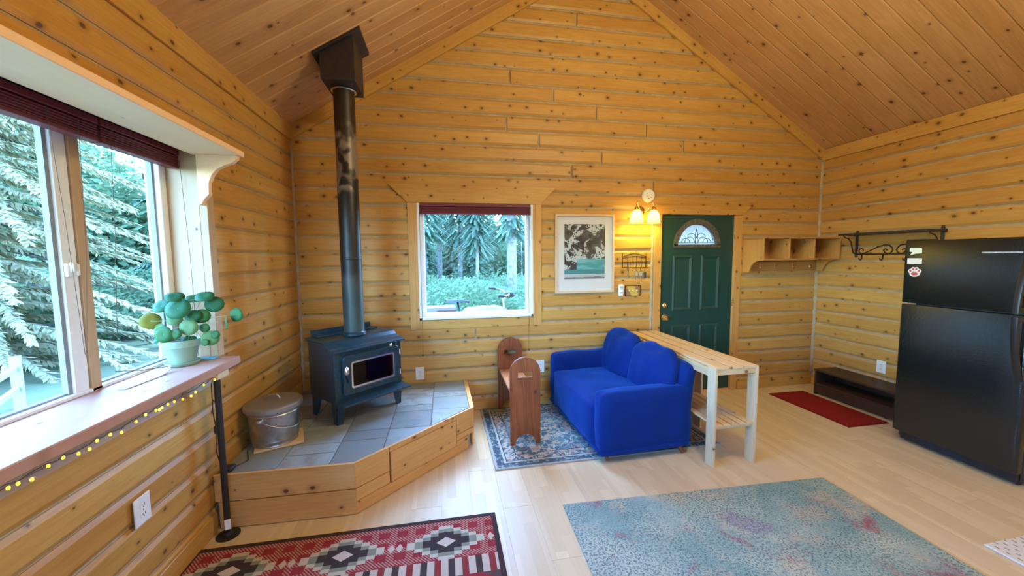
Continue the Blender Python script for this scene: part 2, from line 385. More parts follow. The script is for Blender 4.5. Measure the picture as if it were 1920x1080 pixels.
def shade_mat():
    t = NT('frosted_lamp_shade'); tr = t.n('ShaderNodeBsdfTranslucent'); tr.inputs[0].default_value = (.95, .85, .55, 1)
    e = t.n('ShaderNodeEmission'); e.inputs[0].default_value = (1.0, .82, .16, 1); e.inputs[1].default_value = 1.1
    ad = t.n('ShaderNodeAddShader'); t.t.links.new(tr.outputs[0], ad.inputs[0]); t.t.links.new(e.outputs[0], ad.inputs[1]); t.t.links.new(ad.outputs[0], t.out.inputs[0]); return t.m
M['shade'] = shade_mat()

# rugs (woven print on real slabs)
def rug_red():
    t = NT('red_woven_rug'); o = t.sep(t.obj()); x, y0 = o[0], o[1]     # origin at rug centre, half sizes .83 x .57
    ya = t.math('ABSOLUTE', y0); fine = t.noise(t.obj(), 260, 2)
    # houndstooth ground
    hx = t.math('FRACT', t.math('MULTIPLY', t.math('ADD', x, y0), 58)); hy = t.math('FRACT', t.math('MULTIPLY', t.math('SUBTRACT', x, y0), 34))
    bandx = t.ss(t.math('SINE', t.math('MULTIPLY', x, 62)), .1, .5); bandy = t.ss(t.math('SINE', t.math('MULTIPLY', y0, 75)), .1, .5)
    hd = t.math('MULTIPLY', t.math('GREATER_THAN', hx, .55), t.math('MAXIMUM', bandx, bandy))
    c = t.mix(t.math('MULTIPLY', hd, .8), (.30, .020, .030), (.50, .34, .26))
    # stepped diamonds
    dx = t.math('ABSOLUTE', t.math('SUBTRACT', t.math('FRACT', t.math('ADD', t.math('DIVIDE', t.math('ADD', x, .006), .55), .533)), .5))
    du = t.math('CEIL', t.math('DIVIDE', t.math('MULTIPLY', dx, .55), .043)); dv = t.math('CEIL', t.math('DIVIDE', t.math('ABSOLUTE', t.math('SUBTRACT', ya, .372)), .0255))
    s = t.math('ADD', du, dv)
    for lim, colr in ((6.5, (.55, .50, .38)), (5.5, (.24, .26, .19)), (4.6, (.035, .028, .03))):
        c = t.mix(t.math('LESS_THAN', s, lim), c, colr)
    dd = t.math('ADD', t.math('DIVIDE', t.math('MULTIPLY', dx, .55), .055), t.math('DIVIDE', t.math('ABSOLUTE', t.math('SUBTRACT', ya, .372)), .038))
    c = t.mix(t.math('LESS_THAN', dd, 1.0), c, (.62, .52, .42))
    # little cream triangles between the diamonds
    e1 = t.math('ABSOLUTE', t.math('SUBTRACT', .5, dx))
    e2 = t.math('ADD', t.math('DIVIDE', t.math('ABSOLUTE', t.math('SUBTRACT', t.math('MULTIPLY', e1, .55), .022)), .02), t.math('DIVIDE', t.math('ABSOLUTE', t.math('SUBTRACT', ya, .372)), .032))
    c = t.mix(t.math('LESS_THAN', e2, 1.0), c, (.60, .48, .38))
    # striped middle bands
    band = t.math('MULTIPLY', t.math('LESS_THAN', ya, .245), t.math('GREATER_THAN', ya, .13))
    k = t.math('FRACT', t.math('MULTIPLY', x, 14)); k2 = t.math('GREATER_THAN', t.math('FRACT', t.math('MULTIPLY', x, 7)), .5)
    sc_ = t.mix(t.math('GREATER_THAN', k, .52), (.58, .48, .38), t.mix(k2, (.25, .03, .03), (.05, .035, .035)))
    c = t.mix(band, c, sc_)
    inner = t.math('LESS_THAN', ya, .13); c = t.mix(inner, c, t.mix(t.math('GREATER_THAN', t.math('FRACT', t.math('MULTIPLY', t.math('ADD', x, t.math('MULTIPLY', ya, 1.5)), 5)), .5), (.30, .02, .03), (.10, .05, .05)))
    bd = t.math('MAXIMUM', t.math('GREATER_THAN', t.math('ABSOLUTE', x), .800), t.math('GREATER_THAN', ya, .538))
    c = t.mix(bd, c, (.040, .024, .026))
    c = t.mix(t.math('MULTIPLY', fine, .35), c, (.12, .08, .07))
    return t.bsdf(c, .95, 0, t.bump(fine, .5, .004), .1)
M['rug_red'] = rug_red()
def rug_teal():
    t = NT('teal_abstract_rug'); o = t.obj()
    n1 = t.noise(o, 1.6, 4, .6, .6); n2 = t.noise(t.vmath('ADD', o, (7, 3, 0)), 2.3, 5, .65, 1.0); n3 = t.noise(t.vmath('ADD', o, (3, 11, 0)), 4.0, 5, .7, .5); n4 = t.noise(t.vmath('ADD', o, (1, 5, 0)), 3.2, 4, .6)
    sp = t.vor(o, 95, out='Distance'); fine = t.noise(o, 240, 2); sp2 = t.noise(o, 85, 3, .75)
    c = t.mix(t.ss(n1, .35, .65), (.19, .30, .28), (.42, .46, .38))
    c = t.mix(t.math('MULTIPLY', t.ss(n4, .52, .66), .55), c, (.55, .40, .26))
    c = t.mix(t.math('MULTIPLY', t.ss(n2, .55, .68), t.ss(n3, .42, .56)), c, (.36, .09, .12))
    c = t.mix(t.math('MULTIPLY', t.ss(t.noise(t.vmath('ADD', o, (9, 1, 0)), 2.8, 4, .6), .56, .66), .7), c, (.28, .22, .30))
    dk = t.math('MULTIPLY', t.ss(sp2, .50, .55), t.ss(t.math('ADD', n3, t.math('MULTIPLY', n1, .6)), .50, .85))
    c = t.mix(t.math('MULTIPLY', dk, .85), c, (.045, .13, .14))
    c = t.mix(t.math('MULTIPLY', t.ss(fine, .5, .7), .25), c, (.60, .58, .52))
    return t.bsdf(c, .95, 0, t.bump(fine, .5, .004), .1)
M['rug_teal'] = rug_teal()
def rug_sofa():
    t = NT('navy_persian_rug'); ob = t.obj(); o = t.sep(ob); x, y = t.math('ABSOLUTE', o[0]), t.math('ABSOLUTE', o[1])    # half sizes .96 x .59
    d = t.math('MINIMUM', t.math('SUBTRACT', .96, x), t.math('SUBTRACT', .59, y))      # distance to the edge
    sym = t.comb(x, y); v1 = t.vor(t.vmath('ADD', sym, t.comb(t.noise(sym, 6, 2), 0.0)), 9, feat='DISTANCE_TO_EDGE', dim='2D'); n1 = t.noise(sym, 7, 4, .6, 1.5); n2 = t.noise(ob, 3, 4, .6); fine = t.noise(ob, 260, 2)
    v2 = t.vor(sym, 17, feat='F1', dim='2D', out='Color'); curl = t.math('ABSOLUTE', t.math('SUBTRACT', t.math('FRACT', t.math('MULTIPLY', n1, 9)), .5))
    c = t.mix(t.ss(n1, .42, .52), (.42, .42, .38), (.045, .11, .17))
    c = t.mix(t.ss(t.sep(v2)[0], .62, .66), c, (.07, .20, .25)); c = t.mix(t.ss(t.sep(v2)[1], .8, .84), c, (.45, .30, .20))
    c = t.mix(t.ss(curl, .06, .03), c, (.012, .020, .035)); c = t.mix(t.math('SUBTRACT', 1.0, t.ss(v1, .02, .06)), c, (.50, .50, .45))
    inb = t.math('LESS_THAN', d, .185); cb = t.mix(t.ss(t.noise(ob, 26, 3, .6, 1.0), .46, .52), (.44, .43, .38), (.05, .10, .14)); cb = t.mix(t.ss(t.noise(ob, 15, 2), .58, .62), cb, (.42, .24, .17))
    c = t.mix(inb, c, cb)
    for a, b_, colr in ((.178, .186, (.02, .03, .05)), (.088, .096, (.02, .03, .05)), (.070, .088, (.42, .42, .38)), (.012, .070, (.035, .065, .10))):
        m = t.math('MULTIPLY', t.math('GREATER_THAN', d, a), t.math('LESS_THAN', d, b_))
        if b_ == .070: colr = t.mix(t.ss(t.noise(ob, 40, 2), .54, .6), colr, (.20, .30, .32))
        c = t.mix(m, c, colr)
    c = t.mix(t.math('LESS_THAN', d, .012), c, (.35, .36, .34))
    c = t.mix(t.math('MULTIPLY', t.ss(n2, .5, .75), .4), c, (.40, .42, .40)); c = t.mix(t.math('MULTIPLY', fine, .25), c, (.30, .30, .28))
    return t.bsdf(c, .95, 0, t.bump(fine, .5, .004), .1)
M['rug_sofa'] = rug_sofa()
def rug_mat(name, col, v):
    t = NT(name); f = t.noise(t.obj(), 200, 3); n = t.noise(t.obj(), 6, 3)
    return t.bsdf(t.mix(t.math('ADD', t.math('MULTIPLY', f, .6), t.math('MULTIPLY', n, .4)), tuple(c * (1 - v) for c in col), col), .95, 0, t.bump(f, .6, .006), .1)
M['mat_red'] = rug_mat('red_door_mat', (.30, .022, .020), .35)
M['mat_red_edge'] = rug_mat('red_mat_edge', (.20, .014, .014), .3)
def rug_white():
    t = NT('white_dashed_rug'); o = t.sep(t.obj()); f = t.noise(t.obj(), 220, 2)
    row = t.math('FRACT', t.math('MULTIPLY', o[0], 26)); st = t.math('MULTIPLY', t.math('FLOOR', t.math('MULTIPLY', o[0], 26)), .43); k = t.math('FRACT', t.math('ADD', t.math('MULTIPLY', o[1], 24), st))
    m = t.math('MULTIPLY', t.math('LESS_THAN', row, .28), t.math('LESS_THAN', k, .45))
    return t.bsdf(t.mix(t.math('MULTIPLY', m, .8), t.mix(f, (.60, .57, .53), (.74, .71, .67)), (.20, .20, .21)), .95, 0, t.bump(f, .6, .005), .1)
M['rug_white'] = rug_white()
def art():
    t = NT('art_print'); ob = t.obj(); o = t.sep(ob); z = o[2]
    n1 = t.noise(ob, 9, 3, .55, 1.2); n2 = t.noise(t.vmath('ADD', ob, (4, 0, 9)), 5.5, 3, .5, .8); v = t.vor(ob, 34, out='Distance'); n3 = t.noise(ob, 24, 3)
    c = t.mix(t.ss(n1, .47, .50), (.035, .035, .042), (.52, .55, .52)); c = t.mix(t.math('MULTIPLY', t.ss(n2, .53, .57), .9), c, (.06, .05, .05))
    c = t.mix(t.math('MULTIPLY', t.math('SUBTRACT', 1.0, t.ss(v, .28, .36)), t.ss(n1, .49, .52)), c, (.03, .07, .08))
    band = t.ss(z, -.075, -.055); teal = t.mix(t.ss(t.noise(t.vmath('MULTIPLY', ob, (3, 1, 22)), 1, 3), .4, .6), (.06, .30, .33), (.22, .50, .50))
    tm = t.math('MULTIPLY', t.math('LESS_THAN', z, -.055), t.ss(o[0], -.10, -.08)); c = t.mix(tm, c, teal)
    c = t.mix(t.math('LESS_THAN', z, -.17), c, (.05, .24, .27)); c = t.mix(t.math('LESS_THAN', z, -.215), c, (.46, .50, .48))
    c = t.mix(t.math('LESS_THAN', t.math('ADD', z, t.math('MULTIPLY', n2, .05)), -.222), c, (.17, .19, .22))
    return t.bsdf(c, .6)
M['art'] = art()
def amber_plate():
    t = NT('amber_switch_plate'); ob = t.obj(); o = t.sep(ob)
    d = t.math('ABSOLUTE', t.math('ADD', o[0], t.math('MULTIPLY', o[2], .6))); c = t.mix(t.ss(d, .03, .06), (.62, .40, .08), (.42, .20, .09))
    lf = t.math('MULTIPLY', t.ss(d, .045, .055), t.ss(t.noise(ob, 70, 2, .5, 2.0), .53, .57)); c = t.mix(lf, c, (.03, .05, .03))
    return t.bsdf(c, .3)
M['amber_plate'] = amber_plate()
def leaf_mat(name, a, b, tr=.35):
    t = NT(name); n = t.noise(t.obj(), 25, 3); col = t.mix(n, a, b); p = t.n('ShaderNodeBsdfPrincipled'); t.set(p.inputs['Base Color'], col); p.inputs['Roughness'].default_value = .55; p.inputs['Specular IOR Level'].default_value = .3
    q = t.n('ShaderNodeBsdfTranslucent'); t.set(q.inputs[0], col); mx = t.n('ShaderNodeMixShader'); mx.inputs[0].default_value = tr
    t.t.links.new(p.outputs[0], mx.inputs[1]); t.t.links.new(q.outputs[0], mx.inputs[2]); t.t.links.new(mx.outputs[0], t.out.inputs[0]); return t.m
M['leaf'] = leaf_mat('pilea_leaf', (.03, .12, .03), (.055, .18, .035))
M['leaf_dark'] = leaf_mat('pilea_leaf_deep', (.02, .11, .035), (.035, .16, .05))
M['leaf_light'] = leaf_mat('pilea_leaf_pale', (.14, .26, .08), (.20, .32, .11), .45)
M['leaf_yellow'] = leaf_mat('pilea_leaf_yellow', (.26, .23, .03), (.32, .27, .05), .45)
M['petiole'] = plain('petiole', (.30, .34, .18), .5)
M['stem_brown'] = plain('plant_stem', (.07, .045, .03), .7)

FLOOR_Z = 0.0

# ---------------------------------------------------------------- room shell
PITCH = .1525; Z0 = 2.585 - PITCH * 17          # log courses
courses = [Z0 + PITCH * k for k in range(0, 31)]
def log_mesh(xb0, xb1, xt0, xt1, h, seed, g=.0075):
    """one squared log, face to -y, grain along x; edges waver a little and the face is gently rounded"""
    rr = random.Random(seed); L = max(xb1, xt1) - min(xb0, xt0); n = max(2, int(L / .22)); ph = rr.random() * 50
    rows = [(-h / 2 + g, .02, 0), (-h / 2 + g, .002, 0), (-h / 2 + g + .022, -.009, 0), (h / 2 - g - .022, -.009, 1), (h / 2 - g, .002, 1), (h / 2 - g, .02, 1)]
    m = MB(); k = len(rows)
    for i in range(n + 1):
        t = i / n
        for j, (z, y, top) in enumerate(rows):
            f = (z + h / 2) / h; x = (xb0 + (xb1 - xb0) * t) * (1 - f) + (xt0 + (xt1 - xt0) * t) * f
            wv = .0065 * mnoise.noise(Vector((x * 1.7 + ph, top * 9.0, seed * 1.3))) + .003 * mnoise.noise(Vector((x * 6 + ph, top * 5.0, seed)))
            m.v.append((x, y + (.003 * mnoise.noise(Vector((x * 2, z * 9, seed))) if 2 <= j <= 3 else 0), z + (wv if 1 <= j <= 4 or True else 0)))
    for i in range(n):
        for j in range(k - 1): m.f.append((i * k + j, (i + 1) * k + j, (i + 1) * k + j + 1, i * k + j + 1))
    m.f.append(tuple(range(k - 1, -1, -1))); m.f.append(tuple(n * k + j for j in range(k)))
    return m
seed_c = [0]
def put_log(parent, axis, face, a0, a1, z, h=PITCH, t0=None, t1=None, tilt=0.0):
    """axis 'back': along +x at y=face; 'left': along +y at x=face; 'right': along y at x=face"""
    seed_c[0] += 1
    t0 = a0 if t0 is None else t0; t1 = a1 if t1 is None else t1; c = (min(a0, t0) + max(a1, t1)) / 2
    if axis == 'back': m = log_mesh(a0 - c, a1 - c, t0 - c, t1 - c, h, seed_c[0]); loc = (c, face, z + h / 2); rz = 0
    elif axis == 'left': m = log_mesh(a0 - c, a1 - c, t0 - c, t1 - c, h, seed_c[0], .0045); loc = (face, c, z + h / 2); rz = PI / 2
    elif axis == 'right': m = log_mesh(c - a1, c - a0, c - t1, c - t0, h, seed_c[0]); loc = (face, c, z + h / 2); rz = -PI / 2
    else: m = log_mesh(c - a1, c - a0, c - t1, c - t0, h, seed_c[0]); loc = (c, face, z + h / 2); rz = PI
    o = m.build('log', M['log_left' if axis == 'left' else 'log'], parent, loc, (0, tilt, rz), fix=True); return o
def cut(segs, a, b):
    out = []
    for s0, s1 in segs:
        if b <= s0 or a >= s1: out.append((s0, s1)); continue
        if a > s0 + .02: out.append((s0, a))
        if b < s1 - .02: out.append((b, s1))
    return out
def split(segs, joints):
    for j in joints:
        nxt = []
        for s0, s1 in segs:
            if s0 + .1 < j < s1 - .1: nxt += [(s0, j - .011), (j + .011, s1)]
            else: nxt.append((s0, s1))
        segs = nxt
    return segs

# back wall: slab of chinking with the two openings, logs standing proud of it
WB = dict(x0=-.262, x1=.918, z0=.982, z1=2.155)          # window opening
DR = dict(x0=2.385, x1=3.33, z0=0.0, z1=2.075)           # door opening
TK = .22
m = MB(); y0, y1 = D + .007, D + TK
for a in ((XL - .25, WB['x0'], -.1, 2.155), (WB['x0'], WB['x1'], -.1, WB['z0']), (WB['x1'], DR['x0'], -.1, 2.155), (DR['x0'], DR['x1'], 2.075, 2.155), (DR['x1'], XR + .25, -.1, 2.155)):
    m.box(a[0], a[1], y0, y1, a[2], a[3])
m.prism([(XL - .25, 2.155), (XR + .25, 2.155), (XR + .25, EZ - .05), (RX, RZ + .05), (XL - .25, EZ - .05)], y0, y1, 'y')
wall_back = m.build('wall_back', M['chink']); tag(wall_back, kind='structure')
jn = {26: [1.386], 22: [.685], 21: [1.141], 20: [1.608], 19: [2.179, .647], 18: [2.631, .986], 17: [1.672], 16: [1.339], 15: [2.28], 13: [-.9], 9: [2.0], 5: [.3], 3: [1.5]}
for k in range(len(courses) - 1):
    z0 = courses[k]; z1 = z0 + PITCH
    def lim(z):
        if z <= EZ: return XL + .012, XR - .012
        return CXL + (z - EZ) / SL + .02, 2 * RX - CXL - (z - EZ) / SL - .02
    b0, b1 = lim(z0 + .01); t0, t1 = lim(min(z1, RZ - .02))
    if t1 - t0 < .25: break
    segs = [(b0, b1)]
    if z1 > WB['z0'] and z0 < 2.24: segs = cut(segs, -.30, .965)
    if z0 < 2.12: segs = cut(segs, 2.335, 3.385)
    segs = split(segs, jn.get(k, []))
    for s0, s1 in segs:
        put_log(wall_back, 'back', D, s0, s1, z0, t0=(t0 if s0 == b0 else None), t1=(t1 if s1 == b1 else None))

# left wall with the big window opening
WL = dict(y0=-.35, y1=2.50, z0=.985, z1=2.24)
m = MB(); x0, x1 = XL - .20, XL - .007
m.box(x0, x1, YF - .2, D + .01, -.1, WL['z0']); m.box(x0, x1, YF - .2, D + .01, WL['z1'], 2.9); m.box(x0, x1, WL['y1'], D + .01, WL['z0'], WL['z1']); m.box(x0, x1, YF - .2, WL['y0'], WL['z0'], WL['z1'])
wall_left = m.build('wall_left', M['chink']); tag(wall_left, kind='structure')
for k in range(len(courses)):
    z0 = courses[k] - .012
    if z0 > 2.74: break
    segs = [(YF, D - .012)]
    if z0 < 2.2 and z0 + PITCH > 1.03: segs = cut(segs, WL['y0'] - .07, WL['y1'] + .06)
    segs = split(segs, [(.2 + 1.37 * k) % 3.3 - 1.6])
    for s0, s1 in segs: put_log(wall_left, 'left', XL, s0, s1, z0)
# right wall
wall_right = B(XR + .007, XR + .2, YF - .2, D + .01, -.1, 2.9).build('wall_right', M['chink']); tag(wall_right, kind='structure')
for k in range(len(courses)):
    z0 = courses[k] + .034 - .02
    if z0 > 2.74: break
    for s0, s1 in split([(YF, D - .012)], [(.9 + 1.61 * k) % 4.4 - 2.9]): put_log(wall_right, 'right', XR, s0, s1, z0)
# front wall behind the camera with two small windows
FW = [(-.05, .60, 1.15, 1.95), (1.05, 1.70, 1.15, 1.95)]
m = MB(); y0, y1 = YF - .2, YF
m.box(XL - .25, XR + .25, y0, y1, -.1, 1.15); m.box(XL - .25, -.05, y0, y1, 1.15, 1.95); m.box(.60, 1.05, y0, y1, 1.15, 1.95); m.box(1.70, XR + .25, y0, y1, 1.15, 1.95); m.box(XL - .25, XR + .25, y0, y1, 1.95, 2.2)
m.prism([(XL - .25, 2.2), (XR + .25, 2.2), (XR + .25, EZ - .05), (RX, RZ + .05), (XL - .25, EZ - .05)], y0, y1, 'y')
wall_front = m.build('wall_front', M['log']); tag(wall_front, kind='structure')

# ceiling: two boarded slopes
ang = math.atan(SL); LEN = math.hypot(RX - CXL, RZ - EZ)
ceiling = MB().prism([(CXL - .69, EZ - .69 * SL + .03), (RX, RZ + .03), (2 * RX - CXL + .5, EZ - .5 * SL + .03), (2 * RX - CXL + .5, EZ - .5 * SL + .2), (RX, RZ + .2), (CXL - .69, EZ - .69 * SL + .2)], YF - .2, D + TK, 'y').build('ceiling', M['ceil'])  # left eave lengthened out of view to block sky over the ledge
tag(ceiling, kind='structure')
PW = .139
pm = {}
for L in (LEN + .12,):
    b = MB().box(-L / 2, L / 2, -PW / 2 + .0016, PW / 2 - .0016, 0, .02)
    pm['c'] = b.mesh('ceiling_plank', M['ceil'], bevel=.006)
n = int((D - YF) / PW) + 1
for i in range(n):
    y = D - PW / 2 - i * PW
    c = (CXL + RX) / 2 - .05; z = EZ + (c - CXL) * SL
    link_mesh('plank', pm['c'], ceiling, (c, y, z + .002), (0, -ang, 0))
    c2 = 2 * RX - c
    link_mesh('plank', pm['c'], ceiling, (c2, y, z + .002), (PI, PI - ang, 0) if False else (0, ang, 0))

# floor: laminate boards on a slab
floor = B(XL - .2, XR + .2, YF - .2, D + .2, -.12, -.012).build('floor', M['grout']); tag(floor, kind='structure')
fb = MB().box(-.0965, .0965, -.6395, .6395, -.012, 0).mesh('floor_board', M['floor'], bevel=.0006)
fw, fl = .1935, 1.28
i = 0; x = XL - .02
while x < XR + .1:
    y = D + .02 - ((i * .46) % 1.28); 
    if (i * .46) % 1.28 > .05: link_mesh('plank', fb, floor, (x + fw / 2, y + fl / 2 - .0, 0)) if False else None
    y = D + .6 - ((i * .46) % 1.28)
    while y > YF - .3:
        link_mesh('plank', fb, floor, (x + fw / 2, y, 0)); y -= fl
    x += fw; i += 1

# baseboards and trims
bb = B(0, 1, -.006, .006, 0, .095)
def tstruct(name, mb, mat, **k): o = mb.build(name, M[mat], **k); tag(o, kind='structure'); return o
tstruct('baseboard_back', B(3.42, XR - .01, D - .028, D - .004, 0, .095), 'trim_x', bevel=.003)
tstruct('baseboard_middle', B(.24, 2.30, D - .026, D - .004, 0, .085), 'trim_x', bevel=.003)
tstruct('baseboard_left', B(XL + .003, XL + .024, YF, 2.40, 0, .115), 'trim_y', bevel=.003)
tstruct('baseboard_right', B(XR - .026, XR - .004, YF, D - .03, 0, .09), 'trim_y', bevel=.003)
# boards where walls meet the ceiling
tstruct('trim_1', B(CXL - .05, CXL, YF, D, 2.704, EZ + .012), 'trim_y', bevel=.003)
tstruct('trim_2', B(XR - .028, XR + .02, YF, D, 2.716, EZ + .004), 'trim_y', bevel=.003)
def rake(s):
    m = MB(); x0 = CXL if s > 0 else 2 * RX - CXL
    P = lambda x, z: (RX + s * (x - RX), z)
    xs = CXL
    m.prism([(x - 0, z) for x, z in (P(xs, EZ + .012), P(xs, EZ - .122), P(RX, RZ - .122), P(RX, RZ + .012))], D - .034, D - .006, 'y'); return m
for i, s in ((3, 1), (4, -1)):
    o = rake(s); c = Vector(((CXL + RX) / 2 if s > 0 else (3 * RX - CXL) / 2, D - .02, (EZ + RZ) / 2 - .06)); a = -ang if s > 0 else ang
    inv = Matrix.Rotation(-a, 4, 'Y') @ Matrix.Translation(-c)
    o.v = [tuple(inv @ Vector(v)) for v in o.v]
    tstruct('trim_%d' % i, o, 'trim_x', loc=c, rot=(0, a, 0), bevel=.002)
# caulk beads up the two corners and beside the door
def bead(pts, r): 
    m = MB(); p2 = []
    for i in range(len(pts) - 1):
        a, b = Vector(pts[i]), Vector(pts[i + 1])
        for k in range(12): p2.append(a.lerp(b, k / 12) + Vector((R.uniform(-.003, .003), R.uniform(-.003, .003), 0)))
    return m.tube(p2 + [Vector(pts[-1])], [r * R.uniform(.85, 1.15) for _ in range(len(p2) + 1)], 8)
tstruct('trim_5', bead([(XL + .006, D - .008, .33), (XL + .006, D - .008, 2.70)], .019), 'chink', smooth=True)
tstruct('trim_6', bead([(XR - .006, D - .008, .09), (XR - .006, D - .008, 2.71)], .020), 'chink', smooth=True)
tstruct('trim_7', bead([(2.285, D - .004, .70), (2.287, D - .004, 2.06)], .017), 'chink', smooth=True)

# ---------------------------------------------------------------- left window with ledge and hood
w1 = struct('window_1', (XL, 1.2, 0))
def W1(name, mb, mat, label=None, **k):
    mb.v = [(x - XL, y - 1.2, z) for x, y, z in mb.v]; o = mb.build(name, M[mat], w1, **k)
    if label: o['label'] = label
    return o
GX = -1.585
W1('ledge', B(GX - .03, -1.235, -.40, 2.50, .985, 1.03), 'sill', bevel=.004)
W1('hood', B(XL - .02, -1.15, -.40, 2.52, 2.21, 2.242), 'hood', bevel=.003)
W1('head_jamb', B(GX - .04, XL - .005, -.35, 2.50, 2.24, 2.262), 'hood')
W1('side_jamb', B(GX - .04, XL - .002, 2.492, 2.520, 1.03, 2.25), 'jamb')
W1('side_jamb', B(GX - .04, XL - .002, -.372, -.35, 1.03, 2.25), 'jamb')
W1('casing', B(XL - .004, XL + .040, 2.494, 2.556, 1.03, 2.21), 'jamb', bevel=.002)
def corbel(y):
    pts = [(XL + .012, 2.21), (-1.165, 2.21), (-1.168, 2.188)]
    P = [(-1.168, 2.188), (-1.195, 2.165), (-1.235, 2.150), (-1.275, 2.128), (-1.300, 2.095), (-1.318, 2.055), (-1.322, 2.010), (-1.322, 1.985), (-1.350, 1.955), (-1.362, 1.930), (XL + .012, 1.925)]
    return MB().prism(pts + P[1:], y, y + .034, 'y')
W1('corbel', corbel(2.466), 'hood', bevel=.002); W1('corbel', corbel(-.35), 'hood', bevel=.002)
# vinyl frame
f = MB(); 
f.box(GX - .04, GX + .035, 2.445, 2.500, 1.03, 2.24); f.box(GX - .04, GX + .035, -.35, -.30, 1.03, 2.24); f.box(GX - .04, GX + .035, -.35, 2.5, 2.19, 2.24); f.box(GX - .04, GX + .030, -.35, 2.5, 1.028, 1.046)
W1('frame', f, 'white_vinyl', bevel=.003)
W1('gasket', MB().box(GX - .02, GX + .006, 2.432, 2.445, 1.046, 2.19).box(GX - .02, GX + .006, -.3, 2.445, 1.046, 1.054), 'grey_gasket')
W1('sash_stile', B(GX - .015, GX + .022, 1.868, 1.935, 1.04, 2.20), 'white_vinyl', bevel=.003)
W1('sash_gasket', B(GX - .01, GX + .012, 1.850, 1.868, 1.04, 2.20), 'grey_gasket')
W1('mullion', B(GX - .03, GX + .030, 1.937, 1.985, 1.03, 2.21), 'jamb', bevel=.002)
lk = MB().box(GX + .022, GX + .036, 1.872, 1.922, 1.545, 1.600).box(GX + .036, GX + .050, 1.880, 1.892, 1.565, 1.605).box(GX + .036, GX + .046, 1.905, 1.917, 1.55, 1.598)
W1('sash_lock', lk, 'outlet', 'white sash lock with brown tabs', bevel=.002)
W1('tab', B(GX - .004, GX + .01, 2.36, 2.372, 2.045, 2.075), 'grey_gasket', 'small dark tab near the top of the right pane')
W1('pane', B(GX - .003, GX + .001, -.30, 1.855, 1.046, 2.19), 'glass')
W1('pane', B(GX - .022, GX - .018, 1.98, 2.434, 1.046, 2.19), 'glass')

# blinds drawn up under the hood
def blind_left(y0, y1, label, sl=5):
    t = thing('blind', label, 'blind', (-1.50, (y0 + y1) / 2, 2.225), 0)
    h = (y1 - y0) / 2
    B(-.028, .028, -h, h, -.022, .010).build('headrail', M['blind'], t, bevel=.003)
    for i in range(sl): B(-.026, .024, -h + .004, h - .004, -.036 - i * .011, -.028 - i * .011).build('slat', M['blind'], t, bevel=.002)
    B(-.027, .026, -h + .002, h - .002, -.030 - sl * .011 - .012, -.026 - sl * .011).build('bottom_rail', M['blind'], t, bevel=.002)
    for yy in ((-h + .12), (h - .12)): B(-.01, .030, yy - .014, yy + .014, .004, .014).build('bracket', M['chrome'], t)
    return t
b1 = blind_left(-.34, 1.985, 'burgundy blind gathered up over the left pane of the big window')
b2 = blind_left(1.993, 2.492, 'short burgundy blind gathered up over the right pane of the big window')
def cords(parent, pts_list):
    for pts in pts_list: MB().tube(pts, .0013, 4).build('pull_cord', M['cord'], parent)
cords(b1, [[(.034, .93, -.02), (.034, .96, -.45), (.034, .985, -1.0)], [(.034, 1.06, -.02), (.03, 1.04, -.6), (.02, 1.01, -1.0)]])
cords(b2, [[(.034, -.21, -.02), (.034, -.235, -.5), (.03, -.27, -.95)], [(.034, .235, -.05), (.05, .238, -.6), (.052, .238, -1.18)]])

# ---------------------------------------------------------------- back window
w2 = struct('window_2', (.328, D, 1.57))
def W2(name, mb, mat, **k):
    mb.v = [(x - .328, y - D, z - 1.57) for x, y, z in mb.v]; return mb.build(name, M[mat], w2, **k)
W2('header_board', MB().prism([(-.529, 2.333), (1.169, 2.333), (1.005, 2.158), (-.355, 2.158)], D - .022, D + .004, 'y'), 'trim_x', bevel=.002)
W2('side_board', B(-.352, -.290, D - .018, D + .004, .885, 2.157), 'trim_z', bevel=.002)
W2('side_board', B(.945, 1.008, D - .018, D + .004, .885, 2.157), 'trim_z', bevel=.002)
W2('inner_board', B(-.290, -.262, D - .015, D + .004, .885, 2.157), 'trim_z', bevel=.002)
W2('inner_board', B(.918, .945, D - .015, D + .004, .885, 2.157), 'trim_z', bevel=.002)
W2('apron', B(-.262, .918, D - .015, D + .004, .885, .975), 'trim_x', bevel=.002)
f = MB()
for a in ((-.262, -.240, .980, 2.155), (.896, .918, .980, 2.155)): f.box(a[0], a[1], D - .014, D + .10, a[2], a[3])
f.box(-.262, .918, D - .014, D + .10, .980, 1.004); f.box(-.262, .918, D - .004, D + .10, 2.13, 2.155)
W2('liner', f, 'white_vinyl', bevel=.002)
f = MB()
for a in ((-.240, -.196, 1.004, 2.13), (.856, .896, 1.004, 2.13)): f.box(a[0], a[1], D + .05, D + .11, a[2], a[3])
f.box(-.196, .856, D + .05, D + .11, 1.004, 1.040); f.box(-.196, .856, D + .05, D + .11, 2.09, 2.13)
W2('sash', f, 'white_vinyl', bevel=.003)
W2('pane', B(-.196, .856, D + .078, D + .082, 1.040, 2.09), 'glass')
bb_ = thing('blind', 'burgundy blind gathered up at the top of the square back window', 'blind', (.328, D + .012, 2.135))
B(-.564, .564, -.020, .030, -.012, .018).build('headrail', M['blind'], bb_, bevel=.003)
for i in range(5): B(-.560, .560, -.018, .028, -.026 - i * .011, -.018 - i * .011).build('slat', M['blind'], bb_, bevel=.002)
B(-.562, .562, -.019, .029, -.088, -.072).build('bottom_rail', M['blind'], bb_, bevel=.003)
